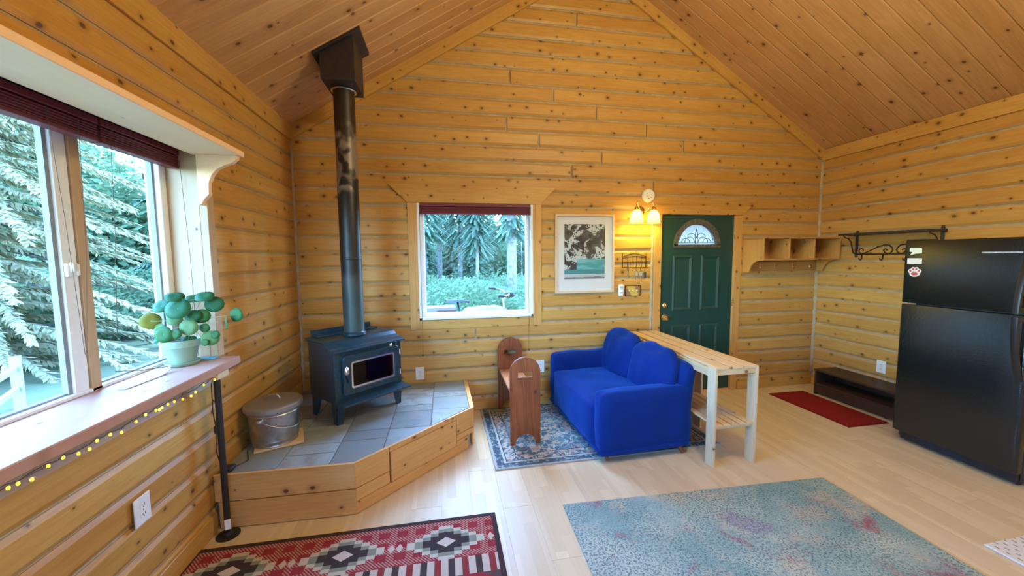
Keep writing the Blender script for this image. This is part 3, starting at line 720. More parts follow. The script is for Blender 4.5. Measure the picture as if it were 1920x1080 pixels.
for sx, ln in ((-.566, .62), (.540, .61)):
    c = MB().tube([(sx, -.034, .89 - 2.135 + .04), (sx - .002, -.034, .63 - 2.135)], .0016, 5).build('pull_cord', M['cord'], bb_)
    MB().tube([(sx - .002, -.034, .632 - 2.135), (sx - .002, -.034, .612 - 2.135)], [.004, .006], 8).build('cord_tassel', M['cord'], c)
    MB().tube([(sx, -.022, -.06), (sx, -.034, .93 - 2.135)], .0016, 5).build('pull_cord', M['cord'], bb_)

# ---------------------------------------------------------------- door
d1 = struct('door_1', (2.8565, D, 0))
def D1(name, mb, mat, parent=None, **k):
    mb.v = [(x - 2.8565, y - D, z) for x, y, z in mb.v]; return mb.build(name, M[mat], parent or d1, **k)
D1('jamb', B(2.300, 2.393, D - .020, D + .12, 0, 2.075), 'trim_z', bevel=.003)
D1('jamb', B(3.320, 3.412, D - .020, D + .12, 0, 2.075), 'trim_z', bevel=.003)
D1('header_board', MB().prism([(2.285, 2.168), (3.512, 2.168), (3.420, 2.068), (2.298, 2.068)], D - .028, D + .10, 'y'), 'trim_x', bevel=.002)
D1('threshold', B(2.385, 3.33, D - .005, D + .15, 0, .02), 'deck')
ax, az, ar = 2.848, 1.722, .268                                  # fan light
YD = D + .006
arc = [(ax + ar * math.cos(PI - PI * i / 28), az + ar * math.sin(PI - PI * i / 28)) for i in range(29)]
slab = MB(); slab.prism([(2.395, az)] + arc + [(3.318, az), (3.318, 2.064), (2.395, 2.064)], YD, YD + .044, 'y'); slab.box(2.395, 3.318, YD, YD + .044, .022, az)
leaf_o = D1('slab', slab, 'door')
def ring(m, x0, x1, z0, z1, wd, y):
    """moulded panel: a ridge sloping to a slightly sunk field"""
    for a, bq, h0, h1 in (((x0, z0, x1, z1), wd * .4, 0, -.010), ((x0 + wd * .4, z0 + wd * .4, x1 - wd * .4, z1 - wd * .4), wd * .6, -.010, .0)):
        X0, Z_0, X1, Z_1 = a
        o = [(X0, y + h0, Z_0), (X1, y + h0, Z_0), (X1, y + h0, Z_1), (X0, y + h0, Z_1)]
        i_ = [(X0 + bq, y + h1, Z_0 + bq), (X1 - bq, y + h1, Z_0 + bq), (X1 - bq, y + h1, Z_1 - bq), (X0 + bq, y + h1, Z_1 - bq)]
        m.add(o + i_, [(k, (k + 1) % 4, 4 + (k + 1) % 4, 4 + k) for k in range(4)])
    m.add([(x0 + wd, y, z0 + wd), (x1 - wd, y, z0 + wd), (x1 - wd, y, z1 - wd), (x0 + wd, y, z1 - wd)], [(0, 1, 2, 3)])
    return m
for px0, px1 in ((2.548, 2.796), (2.905, 3.150)):
    for pz0, pz1 in ((.975, 1.612), (.20, .81)):
        D1('raised_panel', ring(MB(), px0, px1, pz0, pz1, .042, YD - .0015), 'door', fix=False)
fr = MB()
def half_ring(m, r0, r1, y0, y1, n=28):
    for i in range(n):
        a, b = PI * i / n, PI * (i + 1) / n
        q = [(ax + r * math.cos(t), az + r * math.sin(t)) for r, t in ((r0, a), (r1, a), (r1, b), (r0, b))]
        m.prism(q, y0, y1, 'y')
    return m
half_ring(fr, ar - .022, ar + .030, YD - .012, YD + .05); fr.box(ax - ar - .03, ax + ar + .03, YD - .012, YD + .05, az - .022, az + .012)
fan = D1('fan_light', fr, 'fan_frame', bevel=0)
D1('pane', MB().prism([(ax - ar, az)] + arc[1:-1] + [(ax + ar, az)], YD + .018, YD + .026, 'y'), 'fan_glass', parent=fan)
cm = MB()
def camearc(cx, cz, r, a0, a1, n=12): cm.tube([(cx + r * math.cos(math.radians(a0 + (a1 - a0) * i / n)), YD + .012, cz + r * math.sin(math.radians(a0 + (a1 - a0) * i / n))) for i in range(n + 1)], .0035, 5)
camearc(ax, az + .03, ar - .055, 8, 172, 20)
for sx in (-1, 1):
    camearc(ax + sx * .085, az + .035, .062, 0, 180); camearc(ax + sx * .135, az + .030, .052, 0, 180)
    camearc(ax + sx * .062, az + .075, .062, 90 - sx * 60, 90 + sx * 80); cm.tube([(ax + sx * .012, YD + .012, az + .02), (ax + sx * .018, YD + .012, az + .12), (ax, YD + .012, az + .19)], .0035, 5)
cm.tube([(ax - ar + .04, YD + .012, az + .032), (ax + ar - .04, YD + .012, az + .032)], .0035, 5)
for i in range(9):
    a = math.radians(14 + 19 * i); cm.tube([(ax + (ar - .055) * math.cos(a), YD + .012, az + .03 + (ar - .055) * math.sin(a)), (ax + (ar - .02) * math.cos(a), YD + .012, az + .01 + (ar - .02) * math.sin(a))], .003, 5)
D1('came', cm, 'iron', parent=fan, smooth=True)
for kz, nm, rr_ in ((.905, 'door_knob', 1), (1.045, 'deadbolt', 0)):
    k = MB(); Mx = Matrix.Translation((2.458, YD, kz)) @ Matrix.Rotation(PI / 2, 4, 'X')
    if rr_: k.lathe([(.036, 0), (.036, .006), (.014, .010), (.013, .032), (.026, .040), (.031, .052), (.027, .062), (.0, .068)], 20, Mx)
    else: k.lathe([(.030, 0), (.030, .010), (.022, .018), (0, .020)], 20, Mx); k.box(2.453, 2.463, YD - .040, YD - .018, kz - .018, kz + .018)
    D1(nm, k, 'brass', smooth='auto')
for hz in (1.82, 1.05, .28): D1('hinge', MB().cyl((3.322, D - .014, hz - .045), (3.322, D - .014, hz + .045), .006, seg=8).box(3.322, 3.328, D - .012, D + .01, hz - .045, hz + .045), 'brass')

# ---------------------------------------------------------------- hearth platform
HZ = .335
hp = thing('hearth_platform', 'raised corner hearth of honey boards with a slate tiled top', 'hearth', (-.6, 3.1, 0))
def HP(name, mb, mat, **k):
    mb.v = [(x + .6, y - 3.1, z) for x, y, z in mb.v]; return mb.build(name, M[mat], hp, **k)
P0, P1, P2, P3 = (-1.378, 2.405), (-.585, 2.388), (.212, 3.130), (.196, D - .012)
HP('core', MB().prism([(P0[0], P0[1] + .03), (P1[0] - .01, P1[1] + .03), (P2[0] - .03, P2[1] + .012), (P3[0] - .03, P3[1]), (P0[0], P3[1])], .0, HZ - .014, 'z'), 'grout')
def board(a, b, z0, z1, th=.022, off=0.0, name='board', mat='deck', inset=(0, 0)):
    """a plank standing on edge from a to b; thickness goes outwards"""
    a = Vector((*a, 0)); b = Vector((*b, 0)); d = (b - a); L = d.length; d.normalize(); nrm = Vector((d.y, -d.x, 0))
    c = (a + b) / 2 + d * (inset[0] - inset[1]) / 2 + nrm * off; h = (L - inset[0] - inset[1]) / 2
    o = MB().box(-h, h, -th, 0, -(z1 - z0) / 2, (z1 - z0) / 2).build(name, M[mat], hp, (c.x + .6, c.y - 3.1, (z0 + z1) / 2), (0, 0, math.atan2(d.y, d.x)), bevel=.0025)
    return o
def offs(a, b, t):   # moved inwards
    a = Vector((*a, 0)); b = Vector((*b, 0)); d = (b - a).normalized(); n = Vector((-d.y, d.x, 0)) * t; return (a + n)[:2], (b + n)[:2]
f0, f1 = offs(P0, P1, .022)
board(f0, f1, .172, HZ - .004); board(f0, f1, .004, .166, inset=(.02, 0))
f0, f1 = offs(P1, P2, .022); DL = (Vector(f1) - Vector(f0)).length
board(f0, f1, .172, HZ - .004, inset=(0, DL - .250), off=.002); board(f0, f1, .172, HZ - .004, inset=(.885, 0), off=.002)
board(f0, f1, HZ - .036, HZ - .004, inset=(.255, DL - .883)); board(f0, f1, .085, .296 , inset=(.262, DL - .878), off=.004, name='drawer_front')
board(f0, f1, .085, .166, inset=(.004, DL - .25)); board(f0, f1, .120, .166, inset=(.885, .0)); board(f0, f1, .004, .081, inset=(.004, .07)); board(f0, f1, .081, .116, inset=(.885, .07))
f0, f1 = offs(P2, P3, .022)
board(f0, f1, .172, HZ - .004); board(f0, f1, .004, .166, inset=(.03, 0))
# thin edging round the tiles
def edging(a, b, wd, z0, z1, ext=0):
    a, b = Vector((*a, 0)), Vector((*b, 0)); d = (b - a).normalized(); n = Vector((-d.y, d.x, 0)); c = (a + b) / 2; h = (b - a).length / 2
    MB().box(-h - ext, h + ext, -.004, wd, -(z1 - z0) / 2, (z1 - z0) / 2).build('edging', M['deck'], hp, (c.x + .6, c.y - 3.1, (z0 + z1) / 2), (0, 0, math.atan2(d.y, d.x)), bevel=.002)
edging(P0, P1, .016, HZ - .004, HZ + .004); edging(P1, P2, .016, HZ - .004, HZ + .004); edging(P2, P3, .034, HZ - .004, HZ + .003)
# slate tiles, clipped to the outline
outl = [(P0[0] + .01, P0[1] + .018), (P1[0] - .005, P1[1] + .020), (P2[0] - .036, P2[1] + .006), (P3[0] - .036, P3[1] - .02), (P0[0] + .01, P3[1] - .02)]
def clip(poly, x0, x1, y0, y1):
    for ax_, v, s in ((0, x0, 1), (0, x1, -1), (1, y0, 1), (1, y1, -1)):
        out = []
        for i in range(len(poly)):
            a, b = poly[i - 1], poly[i]; da, db = (a[ax_] - v) * s, (b[ax_] - v) * s
            if (da >= 0) != (db >= 0): t = da / (da - db); out.append((a[0] + (b[0] - a[0]) * t, a[1] + (b[1] - a[1]) * t))
            if db >= 0: out.append(b)
        poly = out
        if len(poly) < 3: return None
    return poly
cols = [(-1.36, -1.052, [2.42, 2.72, 3.02, 3.16, 3.46, 3.76, 3.88]), (-1.046, -.745, [2.40, 2.567, 2.70, 2.99, 3.13, 3.42, 3.56, 3.88]), (-.739, -.440, [2.38, 2.712, 2.86, 3.146, 3.28, 3.57, 3.88]),
        (-.434, -.137, [2.5, 2.845, 3.152, 3.284, 3.566, 3.70, 3.88]), (-.131, .19, [2.8, 3.150, 3.437, 3.575, 3.88])]
for x0, x1, ys in cols:
    for ya, yb in zip(ys, ys[1:]):
        p = clip(outl, x0, x1, ya + .003, yb - .003)
        if not p: continue
        cx, cy = sum(q[0] for q in p) / len(p), sum(q[1] for q in p) / len(p)
        MB().prism([(q[0] - cx, q[1] - cy) for q in p], -.012, 0, 'z').build('tile', M['slate'], hp, (cx + .6, cy - 3.1, HZ + R.uniform(-.001, .0015)), bevel=.002)

# ---------------------------------------------------------------- wood stove
st = thing('wood_stove', 'black steel wood stove on four legs on the tiled hearth', 'stove', (-.752, 3.306, HZ + .001), math.radians(43.0))
body = [(-.2, .165), (-.2, .572), (-.03, .618), (.2, .622), (.2, .165)]
MB().prism(body, -.3, .3, 'x').build('body', M['black_stove'], st, bevel=.005)
top = [(-.236, .566), (-.224, .566), (-.200, .574), (-.165, .580), (-.120, .598), (-.085, .620), (-.050, .628), (.215, .628)]
tp = MB(); up = [(y, z + .013) for y, z in top]
tp.prism(top + up[::-1], -.318, .318, 'x')
tp.build('top_plate', M['black_stove'], st, bevel=.003)
MB().box(-.27, .27, .10, .215, .642, .652).box(-.27, .27, .205, .215, .652, .690).build('heat_shield', M['black_stove'], st, bevel=.002)
for sx, sy in ((-1, -1), (1, -1), (-1, 1), (1, 1)):
    lg = MB(); X0, Y0 = sx * .292, sy * .192
    for a in (0, 1):
        w0, w1, t = .085, .048, .012
        if a == 0: lg.prism([(X0, .172), (X0 - sx * w0, .172), (X0 - sx * w1, 0), (X0, 0)], Y0, Y0 - sy * t, 'y')
        else: lg.prism([(Y0, .172), (Y0 - sy * w0, .172), (Y0 - sy * w1, 0), (Y0, 0)], X0, X0 - sx * t, 'x')
    lg.build('leg', M['black_stove'], st, bevel=.002)
MB().prism([(-.2, .172), (-.315, .166), (-.318, .180), (-.2, .190)], -.295, .312, 'x').build('ash_lip', M['black_stove'], st, bevel=.003)
def rrect(x0, x1, z0, z1, r, n=6):
    P = []
    for cx, cz, a in ((x1 - r, z1 - r, 0), (x0 + r, z1 - r, 90), (x0 + r, z0 + r, 180), (x1 - r, z0 + r, 270)):
        for i in range(n + 1): t = math.radians(a + 90 * i / n); P.append((cx + r * math.cos(t), cz + r * math.sin(t)))
    return P
def frame_prism(m, outer, inner, y0, y1):
    n = len(outer); vs = [(p[0], y0, p[1]) for p in outer] + [(p[0], y0, p[1]) for p in inner] + [(p[0], y1, p[1]) for p in outer] + [(p[0], y1, p[1]) for p in inner]
    fs = []
    for i in range(n):
        j = (i + 1) % n; fs += [(i, j, n + j, n + i), (2 * n + i, 3 * n + i, 3 * n + j, 2 * n + j), (i, 2 * n + i, 2 * n + j, j), (n + i, n + j, 3 * n + j, 3 * n + i)]
    return m.add(vs, fs)
sdoor = frame_prism(MB(), rrect(-.245, .255, .222, .532, .03), rrect(-.178, .215, .268, .478, .02), -.228, -.200).build('stove_door', M['black_stove'], st, bevel=.004)
frame_prism(MB(), rrect(-.178, .215, .268, .478, .02), rrect(-.164, .201, .282, .464, .012), -.222, -.206).build('glass_frame', M['chrome'], sdoor)['label'] = 'thin bright metal rim round the stove glass'
B(-.166, .203, -.212, -.208, .280, .466).build('stove_glass', M['stove_glass'], sdoor)
B(-.166, .203, -.2015, -.2005, .280, .466).build('firebox_back', plain('sooty_firebox', (.05, .038, .03), .8, var=.5, scale=9), sdoor)
hd = MB()
for i in range(7): hd.tube([(-.230 + .011 * math.cos(a), -.250 - .011 * math.sin(a), .395 + i * .0085 + a * .0012) for a in [2 * PI * k / 10 for k in range(10)]], .0045, 6, closed=True)
hd.lathe([(.0, -.0), (.017, .004), (.022, .02), (.018, .05), (.0, .07)], 14, Matrix.Translation((-.230, -.250, .392)))
h_o = hd.build('coil_handle', M['chrome'], sdoor, smooth=True); h_o['label'] = 'chrome coil handle'
MB().tube([(-.230, -.21, .40), (-.226, -.235, .385), (-.214, -.240, .36), (-.208, -.236, .335), (-.216, -.232, .325)], .006, 8).build('latch', M['black_metal'], sdoor, smooth=True)
for z in (.295, .470): MB().cyl((.268, -.224, z - .02), (.268, -.224, z + .02), .010, seg=10).box(.245, .285, -.214, -.2, z - .014, z + .014).cyl((.268, -.224, z + .02), (.268, -.224, z + .026), .012, seg=10).build('hinge', M['chrome'], sdoor, smooth='auto')
MB().cyl((.17, -.2, .548), (.17, -.232, .548), .005, seg=8).lathe([(0, 0), (.014, .003), (.015, .012), (.008, .02), (0, .022)], 14, Matrix.Translation((.17, -.232, .548)) @ Matrix.Rotation(PI / 2, 4, 'X')).build('air_knob', M['chrome'], st, smooth='auto')
# flue
fl = thing('stove_pipe', 'tall black stove pipe with bare heat marks rising from the stove to the ceiling', 'pipe', (-.758, 3.292, HZ + .644))
zb = 2.935 - (HZ + .644)
MB().lathe([(.080, 0), (.0805, .6), (.0805, 1.25), (.079, 1.26), (.079, zb + .1)], 32).build('pipe', M['pipe'], fl, smooth='auto')
MB().lathe([(.090, 0), (.090, .022), (.082, .030), (.0805, .030)], 32).build('collar', M['black_stove'], fl, smooth='auto')
for z in (.62, 1.255): MB().lathe([(.0805, z), (.0822, z + .004), (.0822, z + .014), (.0805, z + .018)], 32, cap=False).build('seam', M['pipe'], fl, smooth='auto')
cb = thing('ceiling_support_box', 'dark sheet metal box where the stove pipe meets the sloping ceiling', 'flue box', (-.752, 3.262, 2.95))
cz = lambda x: EZ + (x - CXL) * SL - 2.95
hw, hy = .122, .158
bx = MB(); 
vs = [(-hw, -hy, -.008), (hw, -hy, -.008), (hw, hy, -.008), (-hw, hy, -.008)]; vt = [(x, y, cz(-.752 + x) + .01) for x, y, _ in vs]
bx.add(vs + vt, [(0, 1, 2, 3), (0, 1, 5, 4), (1, 2, 6, 5), (2, 3, 7, 6), (3, 0, 4, 7)]); bx.build('box', M['brown_metal'], cb, bevel=.002)
fg = MB(); a0, a1, c0, c1 = -.166, .172, -.190, .184
q = [(a0, c0), (a1, c0), (a1, c1), (a0, c1)]
fg.add([(x, y, cz(-.752 + x) - .020) for x, y in q] + [(x, y, cz(-.752 + x) + .004) for x, y in q], [(0, 1, 2, 3), (4, 5, 6, 7), (0, 1, 5, 4), (1, 2, 6, 5), (2, 3, 7, 6), (3, 0, 4, 7)])
fg.build('flange', M['brown_metal'], cb, bevel=.002)
MB().lathe([(.0795, -.012), (.094, -.012), (.096, -.020), (.088, -.024), (.0795, -.022)], 32, Matrix.Translation((-.006, .03, 0))).build('trim_ring', M['steel_rod'], cb, smooth='auto')['label'] = 'bright steel ring'

# ---------------------------------------------------------------- bucket
pb = tag(B(-.145, .145, -.125, .125, 0, .012).build('plywood_board', M['pale_x'], None, (-1.170, 2.800, HZ + .0025), (0, 0, .35), bevel=.002), 'small plywood square under the galvanised bucket', 'board')
bk = thing('bucket', 'galvanised steel ash bucket with a lid beside the stove', 'bucket', (-1.198, 2.805, HZ + .015))
prof = [(.136, 0), (.140, .004), (.137, .010), (.141, .030), (.1455, .034), (.1445, .040), (.146, .060), (.158, .212), (.163, .217), (.160, .223), (.164, .236), (.168, .241), (.165, .247), (.166, .262), (.160, .262), (.14, .05)]
MB().lathe(prof, 40, cap=True).build('body', M['galv'], bk, smooth='auto')
lid = MB().lathe([(.172, .240), (.178, .244), (.178, .270), (.172, .277), (.155, .281), (.08, .292), (.0, .295)], 40).build('lid', M['galv_lid'], bk, smooth='auto')
MB().tube([(-.045, -.01, .288), (-.045, -.012, .305), (-.030, -.012, .322), (0, -.012, .327), (.030, -.012, .322), (.045, -.012, .305), (.045, -.01, .288)], .0085, 8).build('lid_handle', M['galv'], lid, smooth=True)
bl = []
for i in range(17):
    a = PI * i / 16; x = .166 * math.cos(a); bl.append((x, -.006 - .160 * math.sin(a), .196 - .085 * math.sin(a)))
ca, sa = math.cos(math.radians(80)), math.sin(math.radians(80))
bl = [(x * ca - y * sa, x * sa + y * ca, z) for x, y, z in bl]
MB().tube([bl[0]] + bl + [bl[-1]], .0032, 6).build('bail_handle', M['galv'], bk, smooth=True)
for p in (bl[0], bl[-1]): MB().soft(p[0] - .022, p[0] + .022, p[1] - .018, p[1] + .018, p[2] - .018, p[2] + .018, r=.016, n=4).build('ear', M['galv'], bk, smooth=True)

# ---------------------------------------------------------------- things on and under the ledge
sp = thing('support_pole', 'black iron pipe pole standing on a floor flange under the window ledge', 'pole', (-1.287, 2.345, 0))
MB().tube([(0, 0, .012), (0, 0, .943)], .0165, 16).build('pole', M['black_metal'], sp, smooth='auto')
MB().lathe([(.060, 0), (.060, .006), (.030, .011), (.026, .030), (.017, .032)], 28).build('floor_flange', M['black_metal'], sp, smooth='auto')
B(-.012, .018, -.0185, -.0155, .045, .105).build('sticker', M['paper'], sp, rot=(0, 0, .35))['label'] = 'white paper sticker'
MB().box(-.075, .034, -.05, .058, .944, .9845).build('wooden_block', M['pale_x'], sp, bevel=.002)
pw = thing('potted_plant', 'round-leaved money plant in a pale green pot on the window ledge', 'plant', (-1.452, 2.352, 1.031))
MB().lathe([(.062, .012), (.068, .0), (.074, .004), (.080, .020), (.077, .021), (.066, .014), (0, .014)], 36).build('saucer', M['teal_pot'], pw, smooth='auto')
MB().lathe([(.052, .015), (.058, .017), (.078, .100), (.080, .102), (.086, .104), (.088, .140), (.083, .142), (.080, .125)], 36).build('pot', M['teal_pot'], pw, smooth='auto')
MB().lathe([(.081, .118), (.05, .128), (.0, .132)], 20, cap=False).build('soil', M['soil'], pw, smooth=True)
MB().tube([(.022, -.01, .12), (.034, -.005, .16), (.045, .0, .19), (.05, .0, .225)], [.007, .006, .006, .005], 8).build('stem', M['stem_brown'], pw, smooth=True)
# leaves: position relative to the plant, radius, which way the face looks, colour
LV = [(.005, -.03, .385, .044, (.3, -.5, .8), 'leaf_dark'), (.03, -.06, .32, .062, (.05, -1, .45), 'leaf_dark'), (-.065, -.03, .335, .045, (-.1, -.8, .6), 'leaf_dark'), (.125, .01, .38, .046, (.1, -.6, .8), 'leaf_dark'), (.165, .02, .33, .048, (.2, -1, .3), 'leaf_dark'),
      (.07, .02, .37, .045, (.1, -.5, .9), 'leaf'), (.09, -.04, .275, .038, (.2, -1, .4), 'leaf_dark'), (.12, -.02, .27, .042, (.3, -1, .2), 'leaf'), (.075, -.06, .215, .047, (0, -1, .15), 'leaf_light'), (-.035, -.08, .185, .048, (-.1, -1, .1), 'leaf'),
      (-.065, -.06, .205, .04, (-.4, -1, .2), 'leaf_light'), (-.105, -.05, .255, .047, (.6, -.9, .1), 'leaf_yellow'), (.025, -.08, .185, .027, (0, -1, .1), 'leaf'), (.135, -.03, .205, .026, (.1, -1, .1), 'leaf'), (.27, .02, .265, .042, (-.3, -1, .1), 'leaf'),
      (.225, .0, .225, .042, (-.85, -.5, .0), 'leaf'), (.16, -.03, .145, .044, (.2, -1, .0), 'leaf_light'), (.185, -.03, .165, .024, (.1, -1, .2), 'leaf'), (.14, -.045, .125, .02, (0, -1, .2), 'leaf'), (.0, -.04, .26, .036, (.2, -.8, .5), 'leaf_light'),
      (-.075, .03, .36, .05, (-.2, -.2, .95), 'leaf'), (.145, .05, .36, .035, (.1, -.2, .9), 'leaf'), (-.10, -.03, .150, .022, (-.3, -.6, .6), 'leaf_dark'), (.05, -.02, .145, .035, (.2, -.5, .8), 'leaf_dark')]
for x, y, z, r, nv, mt in LV:
    nv = Vector(nv).normalized(); Mx = Matrix.Translation((x, y, z)) @ nv.to_track_quat('Z', 'Y').to_matrix().to_4x4()
    lf = MB(); pts = []; 
    for rr_, hz in ((0, -.004), (.5, 0.0), (1.0, -.003 - r * .06)):
        for k in range(14): a = 2 * PI * k / 14; pts.append((r * rr_ * math.cos(a) * 1.0, r * rr_ * math.sin(a) * .95, hz + (.003 * math.sin(3 * a) if rr_ == 1 else 0)))
    top_ = len(pts); pts += [(p[0], p[1], p[2] - .0012) for p in pts]; fs = []
    for sft in (0, top_):
        for ri in (0, 1):
            for k in range(14): k2 = (k + 1) % 14; fs.append((sft + ri * 14 + k, sft + (ri + 1) * 14 + k, sft + (ri + 1) * 14 + k2, sft + ri * 14 + k2))
    for k in range(14): k2 = (k + 1) % 14; fs.append((28 + k, top_ + 28 + k, top_ + 28 + k2, 28 + k2))
    lo = lf.add(pts, fs, Mx).build('leaf', M[mt], pw, smooth=True, fix=False)
    a = Vector((.047, 0, .205)); b_ = Vector((x, y, z)); mid = (a + b_) / 2 + Vector((0, 0, .015 + .03 * (b_ - a).length))
    MB().tube([a, a.lerp(mid, .5) + Vector((0, 0, .01)), mid, b_ - nv * .003], .0017, 5).build('petiole', M['petiole'], lo, smooth=True)
tag(MB().box(-.042, .042, -.030, .030, 0, .009).build('coaster', plain('blue_slab', (.10, .36, .45), .3), None, (-1.385, 2.452, 1.0312), (0, 0, .08), bevel=.002, segs=2), 'small flat blue slab lying on the ledge behind the potted plant', 'coaster')
ih = thing('incense_holder', 'long grey incense holder with a curled tip and one stick on the window ledge', 'incense holder', (-1.437, 2.07, 1.031), math.radians(-3))
pr = [(-.135, .0, .0), (-.08, 0, .0), (.05, 0, 0), (.10, 0, .005), (.125, 0, .016), (.140, 0, .034)]
hm = MB(); wd = [.016, .021, .023, .022, .017, .010]
for (yy, _, zz), w_ in zip(pr, wd): hm.v += [(-w_, yy, zz), (w_, yy, zz), (w_, yy, zz + .004), (-w_, yy, zz + .004), (-w_ * .7, yy, zz + .0025), (w_ * .7, yy, zz + .0025)]
for i in range(5):
    a, b_ = i * 6, i * 6 + 6
    hm.f += [(a, a + 1, b_ + 1, b_), (a + 1, a + 2, b_ + 2, b_ + 1), (a + 2, a + 5, b_ + 5, b_ + 2), (a + 5, a + 4, b_ + 4, b_ + 5), (a + 4, a + 3, b_ + 3, b_ + 4), (a + 3, a, b_, b_ + 3)]
hm.f += [(0, 1, 2, 5, 4, 3), (30, 33, 34, 35, 32, 31)]
hm.build('tray', plain('grey_ceramic', (.42, .44, .46), .35), ih, bevel=0)
MB().tube([(0, .132, .028), (-.02, -.0, .05), (-.04, -.11, .078)], .0018, 5).build('incense_stick', M['cord'], ih)

# fairy lights under the front edge of the ledge
fy = thing('string_lights', 'string of warm yellow fairy lights under the front edge of the window ledge', 'fairy lights', (-1.258, 2.3, .97))
pts = []; bulbs = []; y = -.1
while y > -1.95:
    pts.append((R.uniform(-.004, .004), y, R.uniform(-.016, .004))); y -= .028
pts = [(-.05, .06, -.16), (-.045, .062, -.08), (-.03, .05, -.01), (-.01, -.02, -.004)] + pts
MB().tube(pts, .0012, 4).build('wire', M['cord'], fy)
bme = MB().soft(-.0042, .0042, -.0042, .0042, -.006, .006, r=.004, n=3).mesh('bulb', M['bulb_fairy'], smooth=True)
for i, p in enumerate(pts[3:]):
    if i % 2 == 0 or R.random() < .25: link_mesh('bulb', bme, fy, (p[0] + R.uniform(-.006, .008), p[1], p[2] - .008 - R.uniform(0, .012)))
for p in ((-.045, .062, -.085), (-.042, .06, -.165), (-.04, .05, -.012)): link_mesh('bulb', bme, fy, p)
cdd = thing('power_cord', 'thin black cord with an inline switch hanging from the fairy lights to the hearth', 'cord', (-1.345, 2.39, HZ))
MB().tube([(.03, -.02, .62), (.006, -.004, .56), (.004, -.006, .40), (.012, -.002, .30), (.0, .004, .16), (.012, .03, .02), (.05, .09, .010), (.09, .16, .008), (.02, .30, .008)], .0028, 6).build('cable', M['black_cord'], cdd, smooth=True)
MB().tube([(.012, -.01, .47), (.03, -.008, .44), (.02, -.006, .36), (.012, -.002, .30)], .0028, 6).build('cable', M['black_cord'], cdd, smooth=True)
MB().soft(.002, .022, -.012, .008, .265, .315, r=.009, n=4).build('inline_switch', M['concrete_plug'], cdd, smooth=True)
MB().soft(.0, .06, .03, .09, .004, .034, r=.012, n=4).build('plug', M['concrete_plug'], cdd, smooth=True)

# ---------------------------------------------------------------- electrical outlets
def outlet(name, label, loc, rz, w_=.086, h_=.130, cover=False):
    """plate faces local -y"""
    t = thing(name, label, 'outlet', loc, rz, None)
    MB().box(-w_ / 2, w_ / 2, -.007, 0, -h_ / 2, h_ / 2).build('plate', M['outlet'], t, bevel=.003, segs=2)
    for s in (-1, 1):
        f = MB().prism(rrect(-.017, .017, s * .021 - .015, s * .021 + .015, .012, 4), -.0095, -.006, 'y').build('socket', M['outlet'], t)
        sl_ = MB()
        for dx in (-.007, .007): sl_.box(dx - .0012, dx + .0012, -.0102, -.0094, s * .021 - .002, s * .021 + .008)
        sl_.cyl((0, -.0094, s * .021 - .008), (0, -.0102, s * .021 - .008), .0025, seg=8); sl_.build('slots', M['outlet_dark'], f)
    MB().cyl((0, -.007, 0), (0, -.0082, 0), .0035, seg=8).build('screw', M['chrome'], t)
    return t
outlet('wall_outlet', 'white duplex outlet low on the left wall under the ledge', (XL + .018, 1.879, .492), PI / 2, .090, .128)
outlet('wall_outlet', 'white duplex outlet on the back wall just right of the stove', (-.277, D - .009, .432), 0)
outlet('wall_outlet', 'white duplex outlet on the back wall between the bench and the blue sofa', (.992, D - .009, .430), 0)
outlet('wall_outlet', 'white duplex outlet on the right wall above the dark shoe rack', (XR - .009, 3.124, .428), -PI / 2)

# ---------------------------------------------------------------- wall pieces around the door
pf = thing('framed_print', 'framed abstract black white and teal print hanging between window and door', 'picture', (1.487, D - .012, 1.637))
w_, h_ = .334, .421
frame_prism(MB(), [(-w_, -h_), (w_, -h_), (w_, h_), (-w_, h_)], [(-w_ + .024, -h_ + .024), (w_ - .024, -h_ + .024), (w_ - .024, h_ - .024), (-w_ + .024, h_ - .024)], -.028, .0).build('frame', M['pic_frame'], pf, bevel=.002)
B(-w_ + .02, w_ - .02, -.010, -.004, -h_ + .02, h_ - .02).build('mat_board', M['mat_board'], pf)
B(-.229, .229, -.0115, -.0100, -.268, .317).build('print', M['art'], pf)
B(-w_ + .022, w_ - .022, -.0165, -.0145, -h_ + .022, h_ - .022).build('glass', M['picture_glass'], pf)
sdt = thing('smoke_detector', 'round white smoke detector above the wall lamp', 'detector', (2.216, D - .009, 2.266))
MB().lathe([(.073, 0), (.075, .006), (.072, .024), (.062, .034), (.0, .037)], 32, Matrix.Rotation(PI / 2, 4, 'X')).build('housing', M['outlet'], sdt, smooth='auto')
mm = MB()
for i in range(6): a = 2 * PI * i / 6 + .3; mm.box(.03 * math.cos(a) - .008, .03 * math.cos(a) + .008, -.0385, -.034, .03 * math.sin(a) - .002, .03 * math.sin(a) + .002)
mm.build('vent_slots', M['outlet_dark'], sdt); MB().lathe([(.012, 0), (.012, .003), (0, .004)], 12, Matrix.Translation((-.02, -.035, .01)) @ Matrix.Rotation(PI / 2, 4, 'X')).build('test_button', M['outlet'], sdt)
wl = thing('wall_lamp', 'two-armed wall lamp with lit frosted bell shades left of the door', 'lamp', (2.125, D - .006, 2.10))
MB().lathe([(.055, 0), (.055, .008), (.035, .018), (.012, .026), (0, .027)], 24, Matrix.Rotation(PI / 2, 4, 'X')).build('backplate', M['brass'], wl, smooth='auto')
